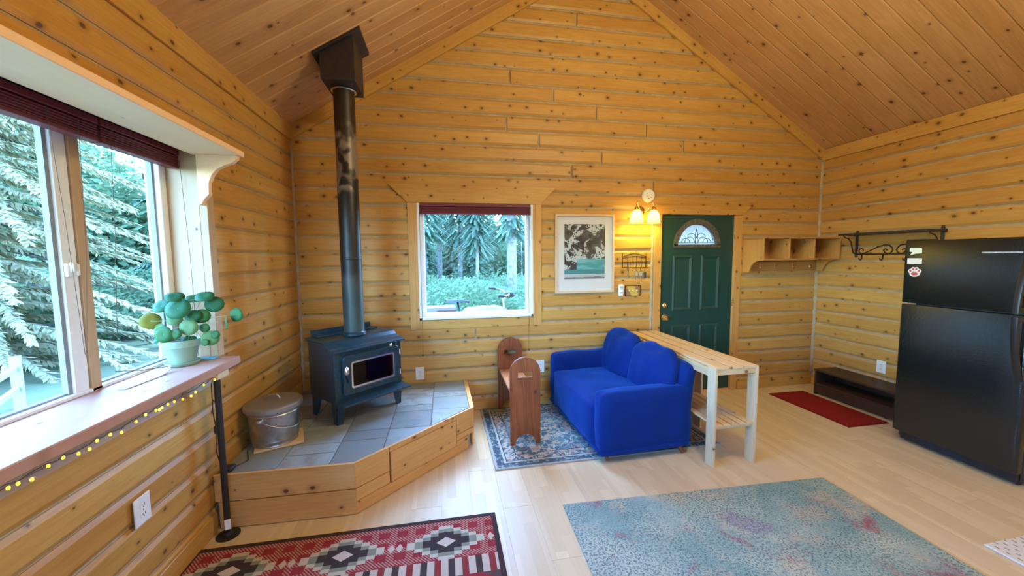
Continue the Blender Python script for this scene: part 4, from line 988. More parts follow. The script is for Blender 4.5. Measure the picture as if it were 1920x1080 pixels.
for sx in (-1, 1):
    X_ = -.105 if sx < 0 else .092
    MB().tube([(0, -.02, .0), (X_ * .35, -.07, -.01), (X_ * .7, -.11, .035), (X_ * .92, -.127, .085), (X_, -.130, .062), (X_, -.130, .035)], .0055, 8).build('arm', M['brass'], wl, smooth=True)
    MB().lathe([(.0, .038), (.016, .036), (.024, .020), (.028, .004)], 18, Matrix.Translation((X_, -.130, -.005))).build('fitter', M['brass'], wl, smooth='auto')
    shp = [(.026, .0), (.040, -.014), (.055, -.042), (.063, -.080), (.067, -.115), (.070, -.140)]
    sh = MB().lathe(shp + [(r - .003, z) for r, z in reversed(shp)], 28, Matrix.Translation((X_, -.130, -.004)), cap=False).build('shade', M['shade'], wl, smooth=True)
    MB().soft(X_ - .024, X_ + .024, -.154, -.106, -.095, -.035, r=.022, n=5).build('bulb', M['bulb_core'], sh, smooth=True)
    ld = bpy.data.lights.new('wall_lamp_bulb', 'POINT'); ld.energy = 8.0; ld.color = (1.0, .88, .10); ld.shadow_soft_size = .03
    lo = bpy.data.objects.new('bulb_light', ld); C.objects.link(lo); lo.parent = wl; lo.location = (X_, -.130, -.118)
kr = thing('key_rack', 'black wire basket and key rack on the wall under the lamp', 'key rack', (2.069, D - .008, 1.555))
k = MB(); hw = .14
k.tube([(-hw, -.004, -.075), (-hw, -.004, .085)], .004, 6); k.tube([(hw, -.004, -.075), (hw, -.004, .085)], .004, 6)
for y_, zt, zc in ((-.004, .045, .08), (-.004, .030, .05)): k.tube([(-hw + 2 * hw * i / 12, y_, zt + (zc - zt) * math.sin(PI * i / 12)) for i in range(13)], .0035, 6)
k.build('back_frame', M['iron'], kr, smooth=True)
k = MB(); k.tube([(-hw, -.004, -.01), (-hw, -.055, -.01), (hw, -.055, -.01), (hw, -.004, -.01)], .0025, 5); k.tube([(-hw, -.004, -.072), (-hw * .97, -.045, -.072), (hw * .97, -.045, -.072), (hw, -.004, -.072)], .003, 5)
for i in range(9): x = -hw + 2 * hw * i / 8; k.tube([(x, -.055, -.006), (x * .98, -.048, -.045), (x * .97, -.045, -.072)], .0018, 4)
for i in range(1, 5): x = -hw + 2 * hw * i / 5; k.tube([(x, -.004, .06), (x, -.004, -.072)], .0018, 4)
k.build('basket', M['iron'], kr, smooth=True)
k = MB()
for s in (-1, 1): k.tube([(s * .01 + s * .02 * (1 - math.cos(t)), -.005, .09 + .018 * math.sin(t)) for t in [PI * 1.6 * i / 10 for i in range(11)]], .002, 5)
k.build('scroll', M['iron'], kr, smooth=True)
for i in range(5): x = -.10 + .05 * i; MB().tube([(x, -.045, -.072), (x, -.045, -.098), (x, -.055, -.108), (x, -.066, -.100)], .0022, 5).build('hook', M['iron'], kr, smooth=True)
for i, (x, lab, cl) in enumerate(((2.069, 'bunch of keys with a grey tag hanging from the wire rack', (.35, .35, .36)), (2.119, 'bunch of keys with a blue fob hanging from the wire rack', (.30, .42, .50)), (2.169, 'keys on a dark strap, rightmost on the wire rack', (.05, .05, .06)))):
    t = thing('key_bunch', lab, 'keys', (x, D - .068, 1.455), 0, 'keys on the rack')
    MB().tube([(.012 * math.cos(a), 0, -.012 + .012 * math.sin(a)) for a in [2 * PI * j / 12 for j in range(12)]], .0014, 5, closed=True).build('key_ring', M['chrome'], t)
    MB().box(-.014, .014, -.004, .002, -.062 - (.03 if i == 2 else 0), -.024).build('fob', plain('key_fob_%d' % i, cl, .5), t, bevel=.002)
    for j in range(2 if i < 2 else 1):
        kk = MB().lathe([(.011, -.001), (.011, .001)], 12, Matrix.Translation((-.008 + .018 * j, .006, -.042)) @ Matrix.Rotation(PI / 2, 4, 'X')).box(-.011 + .018 * j, -.005 + .018 * j, .005, .007, -.105 - .012 * j, -.05)
        kk.build('key', M['brass' if j else 'chrome'], t)
rm = thing('thermostat_remote', 'small white remote in a holder on the wall left of the switch plate', 'remote', (1.911, D - .010, 1.233))
MB().soft(-.030, .030, -.024, .0, -.066, .066, r=.014, n=6).build('case', M['outlet'], rm, smooth=True)
for i in range(3): B(-.017, .017, -.0255, -.0235, .012 + .012 * i, .019 + .012 * i).build('button', plain('grey_button', (.25, .30, .40), .5), rm)
B(-.014, .014, -.0255, -.0235, -.032, -.022).build('button', plain('grey_button', (.25, .30, .40), .5), rm)
sw = thing('switch_plate', 'amber and bronze three-switch plate beside the door', 'switch plate', (2.054, D - .010, 1.222))
MB().box(-.089, .089, -.008, 0, -.060, .060).build('plate', M['amber_plate'], sw, bevel=.004)
frame_prism(MB(), [(-.091, -.062), (.091, -.062), (.091, .062), (-.091, .062)], [(-.084, -.055), (.084, -.055), (.084, .055), (-.084, .055)], -.010, 0).build('rim', M['iron'], sw)
for i in (-1, 0, 1): MB().box(i * .046 - .005, i * .046 + .005, -.020, -.006, -.003, .012).build('toggle', M['outlet'], sw, bevel=.002)

# cubby shelf
cs = thing('cubby_shelf', 'honey pine wall shelf with three cubbies and a hook rail right of the door', 'shelf', (3.95, D - .010, 1.60))
def side(y0, y1): return None
sidep = [(0, .218), (-.285, .185), (-.285, -.055), (-.215, -.060), (-.165, -.080), (-.125, -.115), (-.105, -.160), (-.100, -.190), (0, -.190)]
for x0 in (-.512, .492): MB().prism(sidep, x0, x0 + .020, 'x').build('side_panel', M['cubby'], cs, bevel=.002)
B(-.52, .52, -.290, 0, .185, .204).build('top', M['cubby_x'], cs, bevel=.002); B(-.492, .492, -.280, 0, -.055, -.037).build('bottom_shelf', M['cubby_x'], cs, bevel=.002)
B(-.492, .492, -.014, 0, -.037, .185).build('back_panel', M['cubby_x'], cs)
for x in (-.165, .165): B(x - .010, x + .010, -.278, -.014, -.037, .185).build('divider', M['cubby'], cs, bevel=.002)
B(-.492, .492, -.022, 0, -.185, -.075).build('hook_rail', M['cubby_x'], cs, bevel=.002)
for x in (-.30, -.095, .15, .39):
    MB().tube([(x, -.022, -.120), (x, -.045, -.126), (x, -.062, -.118), (x, -.070, -.100)], [.005, .0045, .0045, .006], 8).tube([(x, -.03, -.124), (x, -.034, -.150), (x, -.050, -.158), (x, -.058, -.146)], .004, 6).box(x - .010, x + .010, -.026, -.021, -.150, -.095).build('coat_hook', M['brass'], cs, smooth='auto')

# iron rack on the right wall
ir = thing('iron_coat_rack', 'black wrought iron rack with scrolls and hooks on the right wall', 'coat rack', (XR - .006, 3.08, 1.60))
yA, yB = 3.44 - 3.08, 2.716 - 3.08
MB().prism([(0, yB - .03), (-.20, yB - .02), (-.20, yA + .05), (0, yA + .04)], .208, .228, 'z').build('shelf', M['iron'], ir, bevel=.001)
for y in (yA, yB): MB().box(-.008, 0, y - .015, y + .015, -.03, .245).cyl((-.004, y, .245), (-.004, y, .262), .012, seg=10).build('strap', M['iron'], ir, bevel=.002)
MB().tube([(-.006, yA, .005), (-.006, yB, .005)], .0075, 8).build('rail', M['iron'], ir, smooth=True)
def brace(y): return MB().tube([(-.185, y, .212), (-.160, y, .190), (-.110, y, .175), (-.075, y, .140), (-.055, y, .075), (-.035, y, .020), (-.004, y, .004)], .0065, 8)
for y in (yA + .008, yB - .008): brace(y).build('brace', M['iron'], ir, smooth=True)
def spiral(cy, cz, r0, r1, a0, a1, n=18): return [(-.006, cy + (r0 + (r1 - r0) * i / n) * math.cos(math.radians(a0 + (a1 - a0) * i / n)), cz + (r0 + (r1 - r0) * i / n) * math.sin(math.radians(a0 + (a1 - a0) * i / n))) for i in range(n + 1)]
for s in (1, -1):
    q = spiral(.305 * s, .045, .012, .034, 200, -90 + 0) if s > 0 else [(x, -y, z) for x, y, z in spiral(.305, .045, .012, .034, 200, -90)]
    p = q + [(-.006, .26 * s, .022), (-.006, .15 * s, .082), (-.006, .09 * s, .100)] + [(-.006, s * (.052 - .052 * 0 + .048 * math.cos(t)), .055 + .048 * math.sin(t)) for t in [math.radians(80 - i * 18) for i in range(0, 0)]]
    p += [(-.006, .05 * s, .095), (-.006, .022 * s, .068), (-.006, .016 * s, .045), (-.006, .03 * s, .018), (-.006, .06 * s, .008), (-.006, .088 * s, .022), (-.006, .096 * s, .045), (-.006, .082 * s, .060), (-.006, .068 * s, .052), (-.006, .070 * s, .040)]
    MB().tube(p, .0065, 7).build('scroll', M['iron'], ir, smooth=True)
for y in (.30, .10, -.10, -.30): MB().tube([(-.006, y, .005), (-.008, y, -.040), (-.020, y, -.058), (-.038, y, -.055), (-.046, y, -.036)], .0065, 8).build('hook', M['iron'], ir, smooth=True)

# ---------------------------------------------------------------- bench
bn = thing('bench', 'small red-brown pine bench with arched ends and hand slots on the patterned rug', 'bench', (.644, 3.435, .0135))
def end_board(y0):
    pts = []; hw_ = .131
    for i in range(17): t = PI * i / 16; pts.append((hw_ * math.cos(t), .628 + .131 * math.sin(t)))
    pts = pts + [(-hw_, 0), (-.088, 0)]
    for i in range(1, 12): t = PI * i / 12; pts.append((-.088 * math.cos(t), .092 * math.sin(t) ** .8))
    pts += [(.088, 0), (hw_, 0)]
    # split in left/right halves round the slot so every face stays simple
    bm_ = MB(); L_ = [p for p in pts]
    slot = [(-.062, .585), (.062, .585), (.062, .630), (-.062, .630)]
    vs = [(p[0], y0, p[1]) for p in L_]; me = bpy.data.meshes.new('b')
    bm = bmesh.new(); o = [bm.verts.new((p[0], 0, p[1])) for p in L_]; s = [bm.verts.new((p[0], 0, p[1])) for p in slot]
    es = [bm.edges.new((o[i], o[(i + 1) % len(o)])) for i in range(len(o))] + [bm.edges.new((s[i], s[(i + 1) % 4])) for i in range(4)]
    r_ = bmesh.ops.triangle_fill(bm, use_beauty=True, edges=es)
    bmesh.ops.dissolve_limit(bm, angle_limit=.01, verts=bm.verts, edges=bm.edges)
    ex = bmesh.ops.extrude_face_region(bm, geom=bm.faces[:]); bmesh.ops.translate(bm, verts=[g for g in ex['geom'] if isinstance(g, bmesh.types.BMVert)], vec=(0, .024, 0))
    bmesh.ops.recalc_face_normals(bm, faces=bm.faces)
    bm.to_mesh(me); bm.free(); me.materials.append(M['bench']); return me
em = end_board(0)
link_mesh('end_board', em, bn, (0, -.407, 0)); link_mesh('end_board', em, bn, (.008, .383, 0))
B(-.108, .116, -.383, .383, .405, .428).build('seat', M['bench_seat'], bn, bevel=.004)
B(-.012, .012, -.383, .383, .31, .405).build('stretcher', M['bench'], bn, bevel=.002)

# ---------------------------------------------------------------- sofa
sf = thing('sofa', 'small sofa in a royal blue slipcover with two loose back cushions', 'sofa', (1.150, 2.612, .012), math.radians(3.2))
def SF(name, mb, **k): return mb.build(name, M['fabric'], sf, smooth=True, **k)
LS = 1.185
SF('seat_base', MB().soft(-.02, .74, .10, LS - .10, .075, .432, r=.045, n=14, amp=.010, fr=5, puff=.018))
SF('armrest', MB().soft(.0, .80, -.005, .150, .070, .548, r=.038, n=14, amp=.008, fr=6, seed=3, puff=.008))
SF('armrest', MB().soft(-.01, .78, LS - .150, LS + .005, .070, .600, r=.045, n=14, amp=.012, fr=6, seed=5, puff=.008))
Mb = Matrix.Translation((.70, 0, .07)) @ Matrix.Rotation(math.radians(8), 4, 'Y')
SF('backrest', MB().soft(-.07, .075, .015, LS - .015, 0, .66, r=.06, n=14, amp=.014, fr=6, seed=8, M=Mb))
for k_, (yc, hh, sd) in enumerate(((.355, .395, 1), (.87, .43, 2))):
    Mc = Matrix.Translation(((.60, .57)[k_], yc, .40)) @ Matrix.Rotation(math.radians(15), 4, 'Y') @ Matrix.Rotation(math.radians((-2, 2)[k_]), 4, 'X')
    SF('back_cushion', MB().soft(-.075, .085, -.262, .262, 0, hh, r=.07, n=14, amp=.016, fr=7, seed=sd * 11, puff=.045, M=Mc))
SF('skirt_hem', MB().soft(-.012, .79, -.012, LS + .012, .055, .105, r=.022, n=16, amp=.008, fr=9, seed=21))
for (x, y), (dx, dy) in zip(((.07, .05), (.68, .04), (.07, LS - .06), (.68, LS - .06)), ((0, 0), (.045, -.03), (0, 0), (.045, .03))):
    MB().tube([(x, y, .10), (x + dx, y + dy, 0)], [.021, .014], 12).build('leg', M['sofa_leg'], sf, smooth='auto')

# ---------------------------------------------------------------- two slatted console tables behind the sofa
def console(y0, y1, label):
    t = thing('console_table', label, 'table', (2.145, (y0 + y1) / 2, 0), 0)
    h = (y1 - y0) / 2; H = .775; hw_ = .185
    for i in range(3):
        x0 = -hw_ + .022 + i * .1185; e = R.uniform(-.004, .006)
        B(x0, x0 + .098, -h + .004 + e, h - .004 + e, H - .020, H).build('top_slat', M['pale_y'], t, bevel=.0015)
    for y in (-h + .02, h - .05): B(-hw_ + .022, hw_ - .022, y - .010, y + .030, H - .062, H - .020).build('crosspiece', M['pale_x'], t, bevel=.0015)
    for s in (-1, 1):
        xo = s * hw_; xi = s * (hw_ - .020)
        B(min(xi, xo) - 0, max(xi, xo), -h + .086, h - .086, H - .085, H - .020).build('apron', M['pale_y'], t, bevel=.0015)
        for y in (-h, h - .086): B(min(xi, xo), max(xi, xo), y, y + .086, .0, H - .004).build('leg', M['pale_z'], t, bevel=.0015)
    for y in (-h + .02, h - .06): B(-hw_ + .020, hw_ - .020, y, y + .038, .290, .312).build('shelf_bearer', M['pale_x'], t, bevel=.0015)
    for i in range(5):
        x0 = -hw_ + .024 + i * .0685; B(x0, x0 + .055, -h + .006, h - .006, .312, .326).build('shelf_slat', M['pale_y'], t, bevel=.0015)
    return t
console(2.425, 3.128, 'nearer of the two raw pine slatted console tables behind the sofa')
console(3.140, 3.843, 'farther of the two raw pine slatted console tables, against the back wall')

# ---------------------------------------------------------------- shoe rack, door mat, fridge
sr = thing('shoe_rack', 'low espresso brown shoe rack along the right wall beside the fridge', 'shoe rack', (4.33, 3.16, 0))
B(-.155, .150, -.46, .425, .272, .292).build('top', M['espresso'], sr, bevel=.002)
for y in (-.445, .400): B(-.150, .150, y, y + .020, 0, .272).build('end_panel', M['espresso'], sr, bevel=.002)
B(-.145, .145, -.425, .400, .118, .134).build('lower_shelf', M['espresso'], sr, bevel=.002)
B(-.145, -.128, -.425, .400, .018, .118).build('front_plinth', M['espresso'], sr, bevel=.002)
B(.120, .136, -.425, .400, .134, .205).build('back_rail', M['espresso'], sr, bevel=.002)
dm = thing('door_mat', 'narrow dark red mat on the floor in front of the shoe rack', 'mat', (3.890, 3.220, 0), 0)
B(-.215, .215, -.425, .425, 0, .009).build('pile', M['mat_red'], dm, bevel=.003)
frame_prism(MB(), [(-.232, -.440), (.232, -.440), (.232, .440), (-.232, .440)], [(-.212, -.422), (.212, -.422), (.212, .422), (-.212, .422)], 0, .006)
eb = MB(); 
for a in ((-.232, .232, -.440, -.423), (-.232, .232, .423, .440), (-.232, -.214, -.423, .423), (.214, .232, -.423, .423)): eb.box(a[0], a[1], a[2], a[3], 0, .007)
eb.build('bound_edge', M['mat_red_edge'], dm)

fr_ = thing('refrigerator', 'black textured top-freezer refrigerator against the right wall', 'fridge', (4.145, 2.165, 0), math.radians(-1.2))
B(-.28, .315, -.355, .372, .03, 1.690).build('cabinet', M['fridge'], fr_, bevel=.006)
def fdoor(z0, z1): return MB().soft(-.352, -.292, -.360, .378, z0, z1, r=.018, n=10, M=None)
def slabdoor(z0, z1):
    # front gently crowned, edges rounded
    pts = [(-.290, -.360), (-.335, -.360), (-.350, -.345), (-.354, -.20), (-.356, 0), (-.354, .20), (-.350, .362), (-.335, .378), (-.290, .378)]
    return MB().prism(pts, z0, z1, 'z')
fz = slabdoor(1.198, 1.712).build('freezer_door', M['fridge'], fr_, bevel=.006, segs=2, smooth='auto')
rd = slabdoor(.095, 1.186).build('fridge_door', M['fridge'], fr_, bevel=.006, segs=2, smooth='auto')
B(-.292, -.280, -.350, .368, .10, 1.70).build('gasket', M['fridge_gasket'], fr_)
def handle(z0, z1, flip):
    n = 14; m = MB()
    for i in range(n + 1):
        t = i / n; z = z0 + (z1 - z0) * t; d = math.sin(PI * .5 * (t if flip else 1 - t)) ** .75
        x = -.345 - .085 * d; hw_ = .015; yc_ = -.334
        m.v += [(x - .012, yc_ - hw_, z), (x - .016, yc_, z), (x - .012, yc_ + hw_, z), (x + .010, yc_ + hw_, z), (x + .010, yc_ - hw_, z)]
    for i in range(n):
        for j in range(5): k2 = (j + 1) % 5; m.f.append((i * 5 + j, i * 5 + k2, (i + 1) * 5 + k2, (i + 1) * 5 + j))
    m.f += [(4, 3, 2, 1, 0), tuple(n * 5 + j for j in range(5))]
    e = z1 if flip else z0
    m.box(-.425, -.34, -.347, -.321, (e - .03) if flip else e, e if flip else e + .03)
    return m
handle(1.205, 1.62, False).build('handle', M['fridge_trim'], fz, smooth='auto'); handle(.74, 1.180, True).build('handle', M['fridge_trim'], rd, smooth='auto')
B(-.3575, -.3545, -.30, -.10, 1.604, 1.614).build('badge_strip', M['chrome'], fz)['label'] = 'thin bright strip near the top of the freezer door'
MB().box(-.335, -.20, .250, .378, 1.712, 1.724).box(-.30, -.24, .28, .36, 1.69, 1.714).build('hinge_cover', M['fridge_trim'], fr_, bevel=.003)
MB().box(-.300, -.292, .30, .372, 1.186, 1.198).build('centre_hinge', M['chrome'], fr_)
B(-.305, -.275, -.345, .34, .022, .085).build('kick_plate', M['fridge_trim'], fr_, bevel=.003)
for i in range(5): B(-.309, -.304, -.10, .20, .032 + i * .010, .037 + i * .010).build('grille_slot', M['fridge_gasket'], fr_)
for x in (-.24, .27):
    for y in (-.32, .33): MB().cyl((x, y, 0), (x, y, .035), .018, seg=10).build('foot', M['fridge_trim'], fr_)
def on_fridge(name, label, y, z, cat):
    return thing(name, label, cat, Matrix.Translation(fr_.location) @ Matrix.Rotation(fr_.rotation_euler.z, 4, 'Z') @ Vector((-.3535, y, z)), fr_.rotation_euler.z)
t = on_fridge('speech_bubble_magnet', 'blank pale speech-bubble magnet, topmost on the freezer door', .292, 1.628, 'magnet')
MB().prism([(-.042, -.020), (-.040, .018), (-.034, .024), (.034, .026), (.041, .022), (.041, -.004), (.020, -.010), (.040, -.036), (.0, -.022)], -.003, 0, 'x').build('bubble', M['paper_mint'], t)
t.children[0].data.transform(Matrix.Rotation(0, 4, 'Z'))
t = on_fridge('card_magnet', 'white card with faint red print on the freezer door between two magnets', .296, 1.545, 'magnet')
B(-.003, 0, -.049, .049, -.023, .023).build('card', M['paper'], t)
for i, (a, b_) in enumerate(((-.034, .038), (-.030, .036), (-.034, .02))): B(-.0036, -.0029, a, b_, .010 - i * .010, .0122 - i * .010).build('print_line', M['pink_print'], t)
B(-.0036, -.0029, -.042, -.034, .014, .019).build('print_spot', M['dark_print'], t)
t = on_fridge('paw_print_magnet', 'red and white paw print magnet under the white card', .290, 1.455, 'magnet')
def ell(cy, cz, a, b_, n=18): return [(cy + a * math.cos(2 * PI * i / n), cz + b_ * math.sin(2 * PI * i / n)) for i in range(n)]
pd = MB(); pd.prism(ell(0, -.012, .036, .026), -.002, 0, 'x')
toes = ((-.029, .008), (-.011, .024), (.011, .024), (.029, .008))
for y, z in toes: pd.prism(ell(y, z, .0155, .0165), -.002, 0, 'x')
pd.build('backing', M['white_print'], t)
pd = MB(); pd.prism(ell(0, -.014, .024, .0135), -.0028, -.0018, 'x'); pd.prism([(-.010, .0), (.010, .0), (.016, -.014), (-.016, -.014)], -.0028, -.0018, 'x'); pd.build('pad', M['red_print'], t)
pd = MB()
for y, z in toes: pd.prism(ell(y, z, .0075, .009), -.0028, -.0018, 'x')
pd.build('toe_pads', M['red_print'], t)
pd = MB()
for s in (-1, 1): pd.prism(ell(s * .007, .008, .006, .006), -.0034, -.0026, 'x')
pd.build('eyes', M['white_print'], t); pd = MB()
for s in (-1, 1): pd.prism(ell(s * .006, .007, .0022, .0022), -.0040, -.0032, 'x')
pd.build('pupils', M['dark_print'], t)

# ---------------------------------------------------------------- rugs
tag(B(-.83, .83, -.57, .57, 0, .010).build('rug', M['rug_red'], None, (-.556, 1.667, .0005), bevel=.003), 'red woven rug with stepped diamonds and a dark border in front of the hearth', 'rug')
tag(B(-.96, .96, -1.05, 1.05, 0, .011).build('rug', M['rug_teal'], None, (1.640, 1.142, .0005), (0, 0, math.radians(-2.0)), bevel=.003), 'large worn teal rug with pink and ochre blotches in the foreground', 'rug')
tag(B(-.97, .97, -.592, .592, 0, .012).build('rug', M['rug_sofa'], None, (1.305, 3.302, .0005), (0, 0, math.radians(.5)), bevel=.003), 'navy and cream persian patterned rug under the bench and the blue sofa', 'rug')
tag(B(-.45, .45, -.70, .70, 0, .012).build('rug', M['rug_white'], None, (3.345, .775, .0005), (0, 0, math.radians(1.0)), bevel=.004), 'white rug with small dashes at the right edge of the picture', 'rug')

# ---------------------------------------------------------------- ceiling lamp behind the camera (its bulbs show as dots in the picture glass)
cl = thing('ceiling_fan_light', 'three-bulb lamp hanging from the ridge behind the camera', 'lamp', (RX, 1.3, RZ))
MB().tube([(0, 0, -.03), (0, 0, -1.0)], .012, 10).build('rod', M['brass'], cl, smooth='auto')
MB().lathe([(.0, -.0), (.075, -.02), (.075, -.05), (.02, -.07)], 20, cap=False).build('canopy', M['brass'], cl, smooth='auto')
MB().lathe([(.02, -1.0), (.09, -1.02), (.10, -1.10), (.05, -1.15), (0, -1.16)], 24, cap=False).build('motor', M['brass'], cl, smooth='auto')
for i in range(3):
    a = 2 * PI * i / 3 + .4; c = Vector((.17 * math.cos(a), .17 * math.sin(a), -1.20))
    MB().tube([(.06 * math.cos(a), .06 * math.sin(a), -1.12), (.13 * math.cos(a), .13 * math.sin(a), -1.13), c + Vector((0, 0, .04))], .008, 8).build('arm', M['brass'], cl, smooth=True)
    MB().soft(c.x - .05, c.x + .05, c.y - .05, c.y + .05, c.z - .05, c.z + .05, r=.049, n=6).build('globe', M['bulb_core'], cl, smooth=True)
    ld = bpy.data.lights.new('ceiling_bulb', 'POINT'); ld.energy = LAMP_W; ld.color = (1.0, .93, .55); ld.shadow_soft_size = .08
    lo = bpy.data.objects.new('bulb_light', ld); C.objects.link(lo); lo.parent = cl; lo.location = c + Vector((0, 0, -.16))

# ---------------------------------------------------------------- outdoors
GZ = -.12
def ground_mat():
    t = NT('lawn'); o = t.obj(); n = t.noise(o, .5, 5, .6); f = t.noise(o, 9, 5, .7)
    c = t.mix(n, (.075, .11, .058), (.14, .17, .08)); c = t.mix(t.ss(f, .35, .7), c, (.13, .13, .08))
    c = t.mix(t.ss(t.noise(o, .35, 3), .55, .68), c, (.20, .17, .145))
    return t.bsdf(c, .9, 0, t.bump(f, .8, .05), .1)
ground = tag(B(-60, 70, -40, 90, GZ - .3, GZ).build('ground', ground_mat()), kind='structure')
def foliage(name, a, b, tr=.3):
    t = NT(name); r = t.rand(); n = t.noise(t.obj(), .9, 3); n2 = t.noise(t.obj(), 9, 2)
    c = t.mix(t.math('ADD', t.math('MULTIPLY', n, .5), t.math('MULTIPLY', n2, .5)), a, b)
    p = t.n('ShaderNodeBsdfDiffuse'); t.set(p.inputs[0], c); q = t.n('ShaderNodeBsdfTranslucent'); t.set(q.inputs[0], c)
    mx = t.n('ShaderNodeMixShader'); mx.inputs[0].default_value = tr; t.t.links.new(p.outputs[0], mx.inputs[1]); t.t.links.new(q.outputs[0], mx.inputs[2]); t.t.links.new(mx.outputs[0], t.out.inputs[0]); return t.m
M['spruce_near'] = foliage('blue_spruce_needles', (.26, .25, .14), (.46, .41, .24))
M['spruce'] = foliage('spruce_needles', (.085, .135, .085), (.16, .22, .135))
M['leafy'] = foliage('birch_leaves', (.070, .11, .060), (.13, .16, .065), .5)
M['fern'] = foliage('undergrowth', (.12, .20, .11), (.20, .28, .14), .5)
M['bark_pale'] = plain('pale_bark', (.30, .28, .27), .8, var=.35, scale=14)
M['bark'] = plain('grey_brown_bark', (.12, .11, .105), .85, var=.4, scale=12)
def spruce_meshes(H, rad, whorls, per, twigs, seed, tw=.16, ww=.035, z_start=.4, mat='spruce', bark='bark'):
    rr = random.Random(seed); f = MB(); tr = MB()
    tr.tube([(0, 0, -.1), (0, 0, H * .5), (0, 0, H * .98)], [H * .018 + .03, H * .011 + .01, .01], 8)
    V = f.v; F = f.f
    for i in range(whorls):
        t = i / (whorls - 1); z = z_start + (H - z_start - .15) * t; L = rad * (1 - t) ** .8 * rr.uniform(.82, 1.1) + .12
        for k in range(per):
            a = 2 * PI * (k + rr.random()) / per; dx, dy = math.cos(a), math.sin(a); droop = (.35 + .25 * rr.random()) * (1 - .6 * t); L2 = L * rr.uniform(.75, 1.1)
            nt = max(5, int(twigs * (L2 / rad) ** 1.2)); 
            for q in range(nt):
                s = (q + rr.random()) / nt; x = L2 * s
                bz = z - droop * L2 * s * s * .9 + .12 * L2 * max(0, s - .75)
                side = rr.choice((-1, 1)) * rr.uniform(.15, 1.0); tl = tw * rr.uniform(.6, 1.3) * (1.15 - .5 * s)
                p = Vector((dx * x, dy * x, bz)); d = Vector((dx * .6 - dy * side, dy * .6 + dx * side, rr.uniform(-1.25, -.1))).normalized()
                w_ = d.cross(Vector((rr.uniform(-.4, .4), rr.uniform(-.4, .4), 1))).normalized() * ww * rr.uniform(.6, 1.2)
                b = len(V); V += [tuple(p - w_ * .4), tuple(p + w_ * .4), tuple(p + d * tl * .6 + w_), tuple(p + d * tl), tuple(p + d * tl * .6 - w_)]
                F.append((b, b + 1, b + 2, b + 3, b + 4))
            if rr.random() < .35: tr.tube([(dx * .03, dy * .03, z), (dx * L2 * .8, dy * L2 * .8, z - droop * L2 * .55)], [.018 + .01 * (1 - t), .004], 4)
    return tr.mesh('trunk', M[bark], smooth=True), f.mesh('foliage', M[mat], fix=False)
def leafy_meshes(H, rad, n, seed, mat='leafy', bark='bark_pale', z0=.3, lw=.075, tr_r=.06):
    rr = random.Random(seed); f = MB(); tr = MB(); tr.tube([(0, 0, -.1), (.05, .02, H * .4), (-.03, .05, H * .95)], [tr_r * 1.3, tr_r, .015], 9)
    V = f.v; F = f.f; cl = []
    for i in range(max(8, n // 90)):
        t = rr.random(); a = rr.random() * 2 * PI; zz = H * (z0 + (1 - z0) * t); r_ = rad * math.sin(PI * (.15 + .8 * t)) * rr.uniform(.3, 1)
        cl.append(Vector((r_ * math.cos(a), r_ * math.sin(a), zz))); tr.tube([(0, 0, zz - r_ * .5), tuple(cl[-1])], [.014, .004], 4)
    for i in range(n):
        c = rr.choice(cl); p = c + Vector((rr.gauss(0, .3), rr.gauss(0, .3), rr.gauss(0, .25))) * rad * .55
        d = Vector((rr.gauss(0, 1), rr.gauss(0, 1), rr.gauss(-.3, .6))).normalized(); s = lw * rr.uniform(.6, 1.3); w_ = d.orthogonal().normalized() * s * .5
        b = len(V); V += [tuple(p), tuple(p + d * s * .5 + w_), tuple(p + d * s * 1.2), tuple(p + d * s * .5 - w_)]; F.append((b, b + 1, b + 2, b + 3))
    return tr.mesh('trunk', M[bark], smooth=True), f.mesh('foliage', M[mat], fix=False)
def tree(name, label, cat, meshes, loc, rz=0, s=1.0, group=None):
    t = thing(name, label, cat, loc, rz, group); t.scale = (s, s, s)
    link_mesh('trunk', meshes[0], t); fo = link_mesh('foliage', meshes[1], t); fo['kind'] = 'stuff'; return t
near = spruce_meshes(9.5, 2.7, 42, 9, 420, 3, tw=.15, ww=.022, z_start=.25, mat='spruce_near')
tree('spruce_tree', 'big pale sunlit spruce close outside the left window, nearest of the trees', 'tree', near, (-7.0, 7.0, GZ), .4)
spr = [spruce_meshes(9, 1.45, 32, 8, 120, 11 + i, tw=.26, ww=.045, z_start=.5) for i in range(2)]
lef = [leafy_meshes(7.0, 1.1, 6000, 31 + i, lw=.085) for i in range(2)]
rr = random.Random(5)
placed = [(-7.0, 7.0, 2.9)]
def grow(k, x, y, sc_, where):
    r_ = 1.62 * sc_
    if any(math.hypot(x - a, y - b) < r_ + c for a, b, c in placed): return
    placed.append((x, y, r_))
    if k % 4 == 2: tree('leafy_tree', 'light green leafy tree in the forest ' + where, 'tree', lef[k % 2], (x, y, GZ), rr.random() * 6, sc_, 'leafy trees ' + where)
    else: tree('spruce_tree', 'dark green spruce in the forest ' + where, 'tree', spr[k % 2], (x, y, GZ), rr.random() * 6, sc_, 'spruces ' + where)
# forest edge seen through the left window: tall
for j, d in enumerate((14.5, 19.0, 24.0)):
    for i in range(7):
        sc_ = rr.uniform(1.25, 1.5); st_ = math.degrees(2 * 1.66 * sc_ / d); a = math.radians(42 + j * 4 + (i + .1 * rr.random()) * math.degrees(2 * 1.63 * 1.5 / d))
        if math.degrees(a) < 78: grow(i + j, -d * math.cos(a), d * math.sin(a), sc_, 'beyond the left lawn')
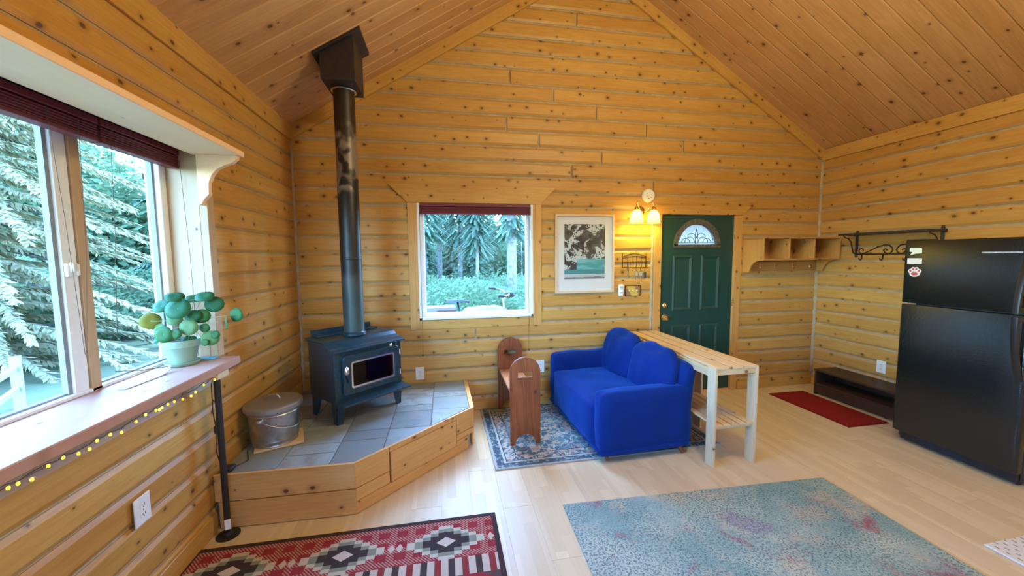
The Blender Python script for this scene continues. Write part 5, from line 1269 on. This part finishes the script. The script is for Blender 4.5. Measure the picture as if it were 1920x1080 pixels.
# forest behind the back window: low middle, tall sides shape the sky light
for j, y in enumerate((16.2, 19.4, 22.8)):
    for i in range(12):
        x = -9.0 + j * 1.2 + i * 2.05 + rr.uniform(-.05, .05); mid = abs(x / y - .09) < .24
        grow(i + j, x, y + rr.uniform(-.1, .1), rr.uniform(.56, .62) if mid else .95, 'added beside the back window against sky glare')
for i, (x, y) in enumerate(((14.5, 13.0), (17.8, 10.5), (18.0, 15.5), (21.0, 13.0), (21.5, 8.0), (14.2, 9.0), (16.0, 19.5), (-12.5, 18.0), (-13.0, 23.0))): grow(0, x, y, 1.02, 'added beside the back window against sky glare')  # side trees added to block low sky and its pane reflection
def pole_tree(label, x, y, r, h, mat='bark_pale', seed=1):
    t = thing('tree_trunk', label, 'tree', (x, y, GZ)); r_ = random.Random(seed)
    MB().tube([(0, 0, -.1), (.02, 0, h * .4), (-.03, .02, h)], [r * 1.1, r, r * .6], 14).build('trunk', M[mat], t, smooth=True)
    f = MB(); 
    for i in range(700):
        a = r_.random() * 2 * PI; z = h * r_.uniform(.36, 1.0); L = r_.uniform(.08, .55) * (1.25 - z / h); p = Vector((L * math.cos(a), L * math.sin(a), z - L * .35)); d = Vector((math.cos(a), math.sin(a), -.7)).normalized(); w_ = Vector((-math.sin(a), math.cos(a), 0)) * .05
        f.add([p - w_, p + w_, p + d * .4 + w_ * .4, p + d * .4 - w_ * .4], [(0, 1, 2, 3)])
    tag(f.build('foliage', M['spruce'], t, fix=False), kind='stuff')
pole_tree('thick pale bare trunk standing at the right in the back window', 1.62, 9.2, .115, 6.5, seed=2)
pole_tree('thin pale trunk in the middle of the back window', .92, 11.0, .045, 5.5, seed=3)
pole_tree('slim grey trunk left of the middle in the back window', .50, 12.5, .06, 6.5, 'bark', seed=4)
pole_tree('grey trunk at the left edge of the back window', -.55, 10.0, .08, 6.5, 'bark', seed=6)
pole_tree('slender grey trunk second from the left in the back window', -.18, 13.5, .085, 7.0, 'bark', seed=7)
# undergrowth: nobody could count it
def under(name, n, area, h, seed, lw=.09):
    r_ = random.Random(seed); m = MB(); V = m.v; F = m.f
    for i in range(n):
        x, y = area(r_); hh = h * r_.uniform(.15, 1) * (.6 + .5 * mnoise.noise(Vector((x * .7, y * .7, 0)))); p = Vector((x, y, GZ + max(.02, hh)))
        d = Vector((r_.gauss(0, 1), r_.gauss(0, 1), r_.gauss(.2, .5))).normalized(); s = lw * r_.uniform(.6, 1.5); w_ = d.orthogonal().normalized() * s * .4
        b = len(V); V += [tuple(p), tuple(p + d * s * .6 + w_), tuple(p + d * s * 1.4), tuple(p + d * s * .6 - w_)]; F.append((b, b + 1, b + 2, b + 3))
    o = m.build(name, M['fern'], fix=False); return o
def area_back(r_): y = r_.uniform(7.0, 17) ; return (-.30 * y + r_.random() * .62 * y, y)
def area_left(r_):
    a = math.radians(r_.uniform(44, 68)); d = r_.uniform(11.5, 16); return (-d * math.cos(a), d * math.sin(a))
def area_left_far(r_):
    a = math.radians(r_.uniform(40, 65)); d = r_.uniform(17, 24); return (-d * math.cos(a), d * math.sin(a))
tag(under('brush', 60000, area_left_far, 7.5, 6, .15), 'tall green brush filling the forest beyond the left lawn', 'brush', kind='stuff')
tag(under('undergrowth', 70000, area_back, 1.5, 1, .06), 'leafy green undergrowth under the trees behind the back window', 'undergrowth', kind='stuff')
tag(under('undergrowth', 50000, area_left, 2.2, 2, .075), 'leafy green undergrowth along the forest edge beyond the left lawn', 'undergrowth', kind='stuff')
def area_far(r_): y = r_.uniform(19, 25); return (-.45 * y + r_.random() * 1.1 * y, y)
tag(under('brush', 60000, area_far, 5.0, 4, .15), 'tall green brush filling the forest behind the back window', 'brush', kind='stuff')
# low rail fence and white post on the lawn
rf = thing('rail_fence', 'low weathered rail fence on the lawn beyond the right pane of the big window', 'fence', (-7.3, 10.2, GZ), math.radians(38))
for z in (.42, .56): B(-.75, .75, -.02, .02, z, z + .045).build('rail', M['bark_pale'], rf)
for x in (-.35, .72): B(x - .035, x + .035, -.035, .035, -.05, .60).build('post', M['bark_pale'], rf)
M['white_post'] = plain('white_post_paint', (.30, .30, .29), .7)
wp = thing('white_post', 'short white post with stubby rails on the lawn beyond the left window pane', 'post', (-5.0, 5.30, GZ), math.radians(-60))
B(-.040, .040, -.040, .040, -.05, .62).build('post', M['white_post'], wp)
for z in (.16, .40): B(.045, .75, -.02, .02, z + .05, z + .11).build('rail', M['white_post'], wp)
# bicycle just outside the back window
bc = thing('bicycle', 'bicycle parked outside below the back window, saddle and handlebar showing', 'bicycle', (.46, 5.35, GZ), math.radians(4)); bc.scale = (1.07, 1.07, 1.07)
yel = plain('yellow_paint', (.20, .13, .02), .4)
wb, rw, hb = .52, .335, .345
for x in (-wb, wb):
    wh = MB().tube([(x + rw * math.cos(a), 0, hb + rw * math.sin(a)) for a in [2 * PI * i / 36 for i in range(36)]], .022, 8, closed=True).build('wheel', M['black_metal'], bc, smooth=True)
    sp_ = MB()
    for i in range(14): a = 2 * PI * i / 14; sp_.tube([(x, 0, hb), (x + rw * math.cos(a), 0, hb + rw * math.sin(a))], .0016, 4)
    sp_.build('spokes', M['chrome'], wh)
sx, hx = -.22, .36
MB().tube([(sx, 0, .66), (-.05, 0, .33), (hx, 0, .78), (sx, 0, .66), (-wb, 0, hb), (-.05, 0, .33)], .018, 8).tube([(hx, 0, .86), (wb, 0, hb)], .018, 8).build('frame', yel, bc, smooth=True)
MB().tube([(sx + .01, 0, .64), (sx - .055, 0, 1.03)], .014, 8).build('seat_post', M['black_metal'], bc, smooth=True)
sad = MB(); 
for i in range(9):
    t = i / 8; x = -.15 + .30 * t; w_ = .075 * (1 - t) ** .8 + .016; z = 1.045 + .02 * (1 - t) ** 2 + .012 * math.sin(PI * t)
    sad.v += [(sx - .055 + x, -w_, z - .03 + .01 * t), (sx - .055 + x, -w_ * .7, z), (sx - .055 + x, 0, z + .006), (sx - .055 + x, w_ * .7, z), (sx - .055 + x, w_, z - .03 + .01 * t), (sx - .055 + x, 0, z - .03)]
for i in range(8):
    for j in range(6): k2 = (j + 1) % 6; sad.f.append((i * 6 + j, i * 6 + k2, i * 6 + 6 + k2, i * 6 + 6 + j))
sad.f += [(5, 4, 3, 2, 1, 0), (48, 49, 50, 51, 52, 53)]
sad.build('saddle', M['concrete_plug'], bc, smooth='auto')
MB().tube([(hx, 0, .84), (hx - .02, 0, 1.05), (hx + .05, 0, 1.09)], .014, 8).build('stem', M['chrome'], bc, smooth=True)
hbm = MB().tube([(hx - .06, -.30, 1.12), (hx + .02, -.18, 1.13), (hx + .05, -.05, 1.09), (hx + .05, .05, 1.09), (hx + .02, .18, 1.15), (hx - .06, .30, 1.17)], .012, 8).build('handlebar', M['chrome'], bc, smooth=True)
for y, z in ((-.30, 1.12), (.30, 1.17)): MB().tube([(hx - .06, y, z), (hx - .15, y * 1.12, z + .012)], .019, 8).build('grip', M['black_metal'], bc, smooth=True)
MB().soft(hx - .0, hx + .13, -.04, .04, 1.07, 1.15, r=.025, n=4).build('lamp', M['black_metal'], bc, smooth=True)
MB().tube([(-.10, .02, .33), (-.16, .17, 0)], .008, 6).build('kickstand', M['black_metal'], bc)
# things on a low outdoor bench behind the bicycle
ob = thing('outdoor_bench', 'weathered plank bench outside below the back window', 'bench', (.25, 5.95, GZ))
for i in range(3): B(-.95, .95, -.22 + i * .15, -.08 + i * .15, .70, .735).build('seat_plank', M['bark_pale'], ob)
for x in (-.8, .8): B(x - .04, x + .04, -.20, .20, 0, .70).build('leg', M['bark_pale'], ob)
bx2 = thing('cardboard_box', 'red and white box on the outdoor bench, left in the back window', 'box', (-.10, 5.93, GZ + .735), .12)
B(-.24, .24, -.15, .15, 0, .24).build('box', plain('box_card', (.20, .19, .18), .7), bx2, bevel=.004); B(-.05, .242, -.153, -.148, .03, .20).build('red_panel', plain('faded_red', (.16, .05, .045), .7), bx2)
tag(MB().soft(-.34, .34, -.16, .16, 0, .20, r=.09, n=10, amp=.03, fr=6, puff=.03).build('feed_sack', plain('white_sack', (.18, .18, .175), .7, var=.15, scale=9), None, (.62, 5.93, GZ + .735), smooth=True), 'lumpy white sack lying on the outdoor bench beside the box', 'sack')

# added fill light for the right side, on the right slope, out of the picture to the right of and above the camera
kl = thing('right_fill_light', 'added unseen round ceiling light on the right slope, brightening the right side', 'lamp', (3.25, .45, EZ + (2 * RX - CXL - 3.25) * SL))
kt = Matrix.Rotation(ang, 4, 'Y')
MB().lathe([(.0, -.004), (.15, -.004), (.155, -.03), (.15, -.04)], 28, kt, cap=False).build('base', M['brass'], kl, smooth='auto')
MB().lathe([(.148, -.04), (.135, -.075), (.09, -.10), (.0, -.112)], 28, kt, cap=False).build('dome', M['shade'], kl, smooth=True)
ld = bpy.data.lights.new('right_fill_bulb', 'POINT'); ld.energy = RIGHT_FILL_W; ld.color = (1.0, .91, .55); ld.shadow_soft_size = .10
lo = bpy.data.objects.new('bulb_light', ld); C.objects.link(lo); lo.parent = kl; lo.location = (-.14, 0, -.24)
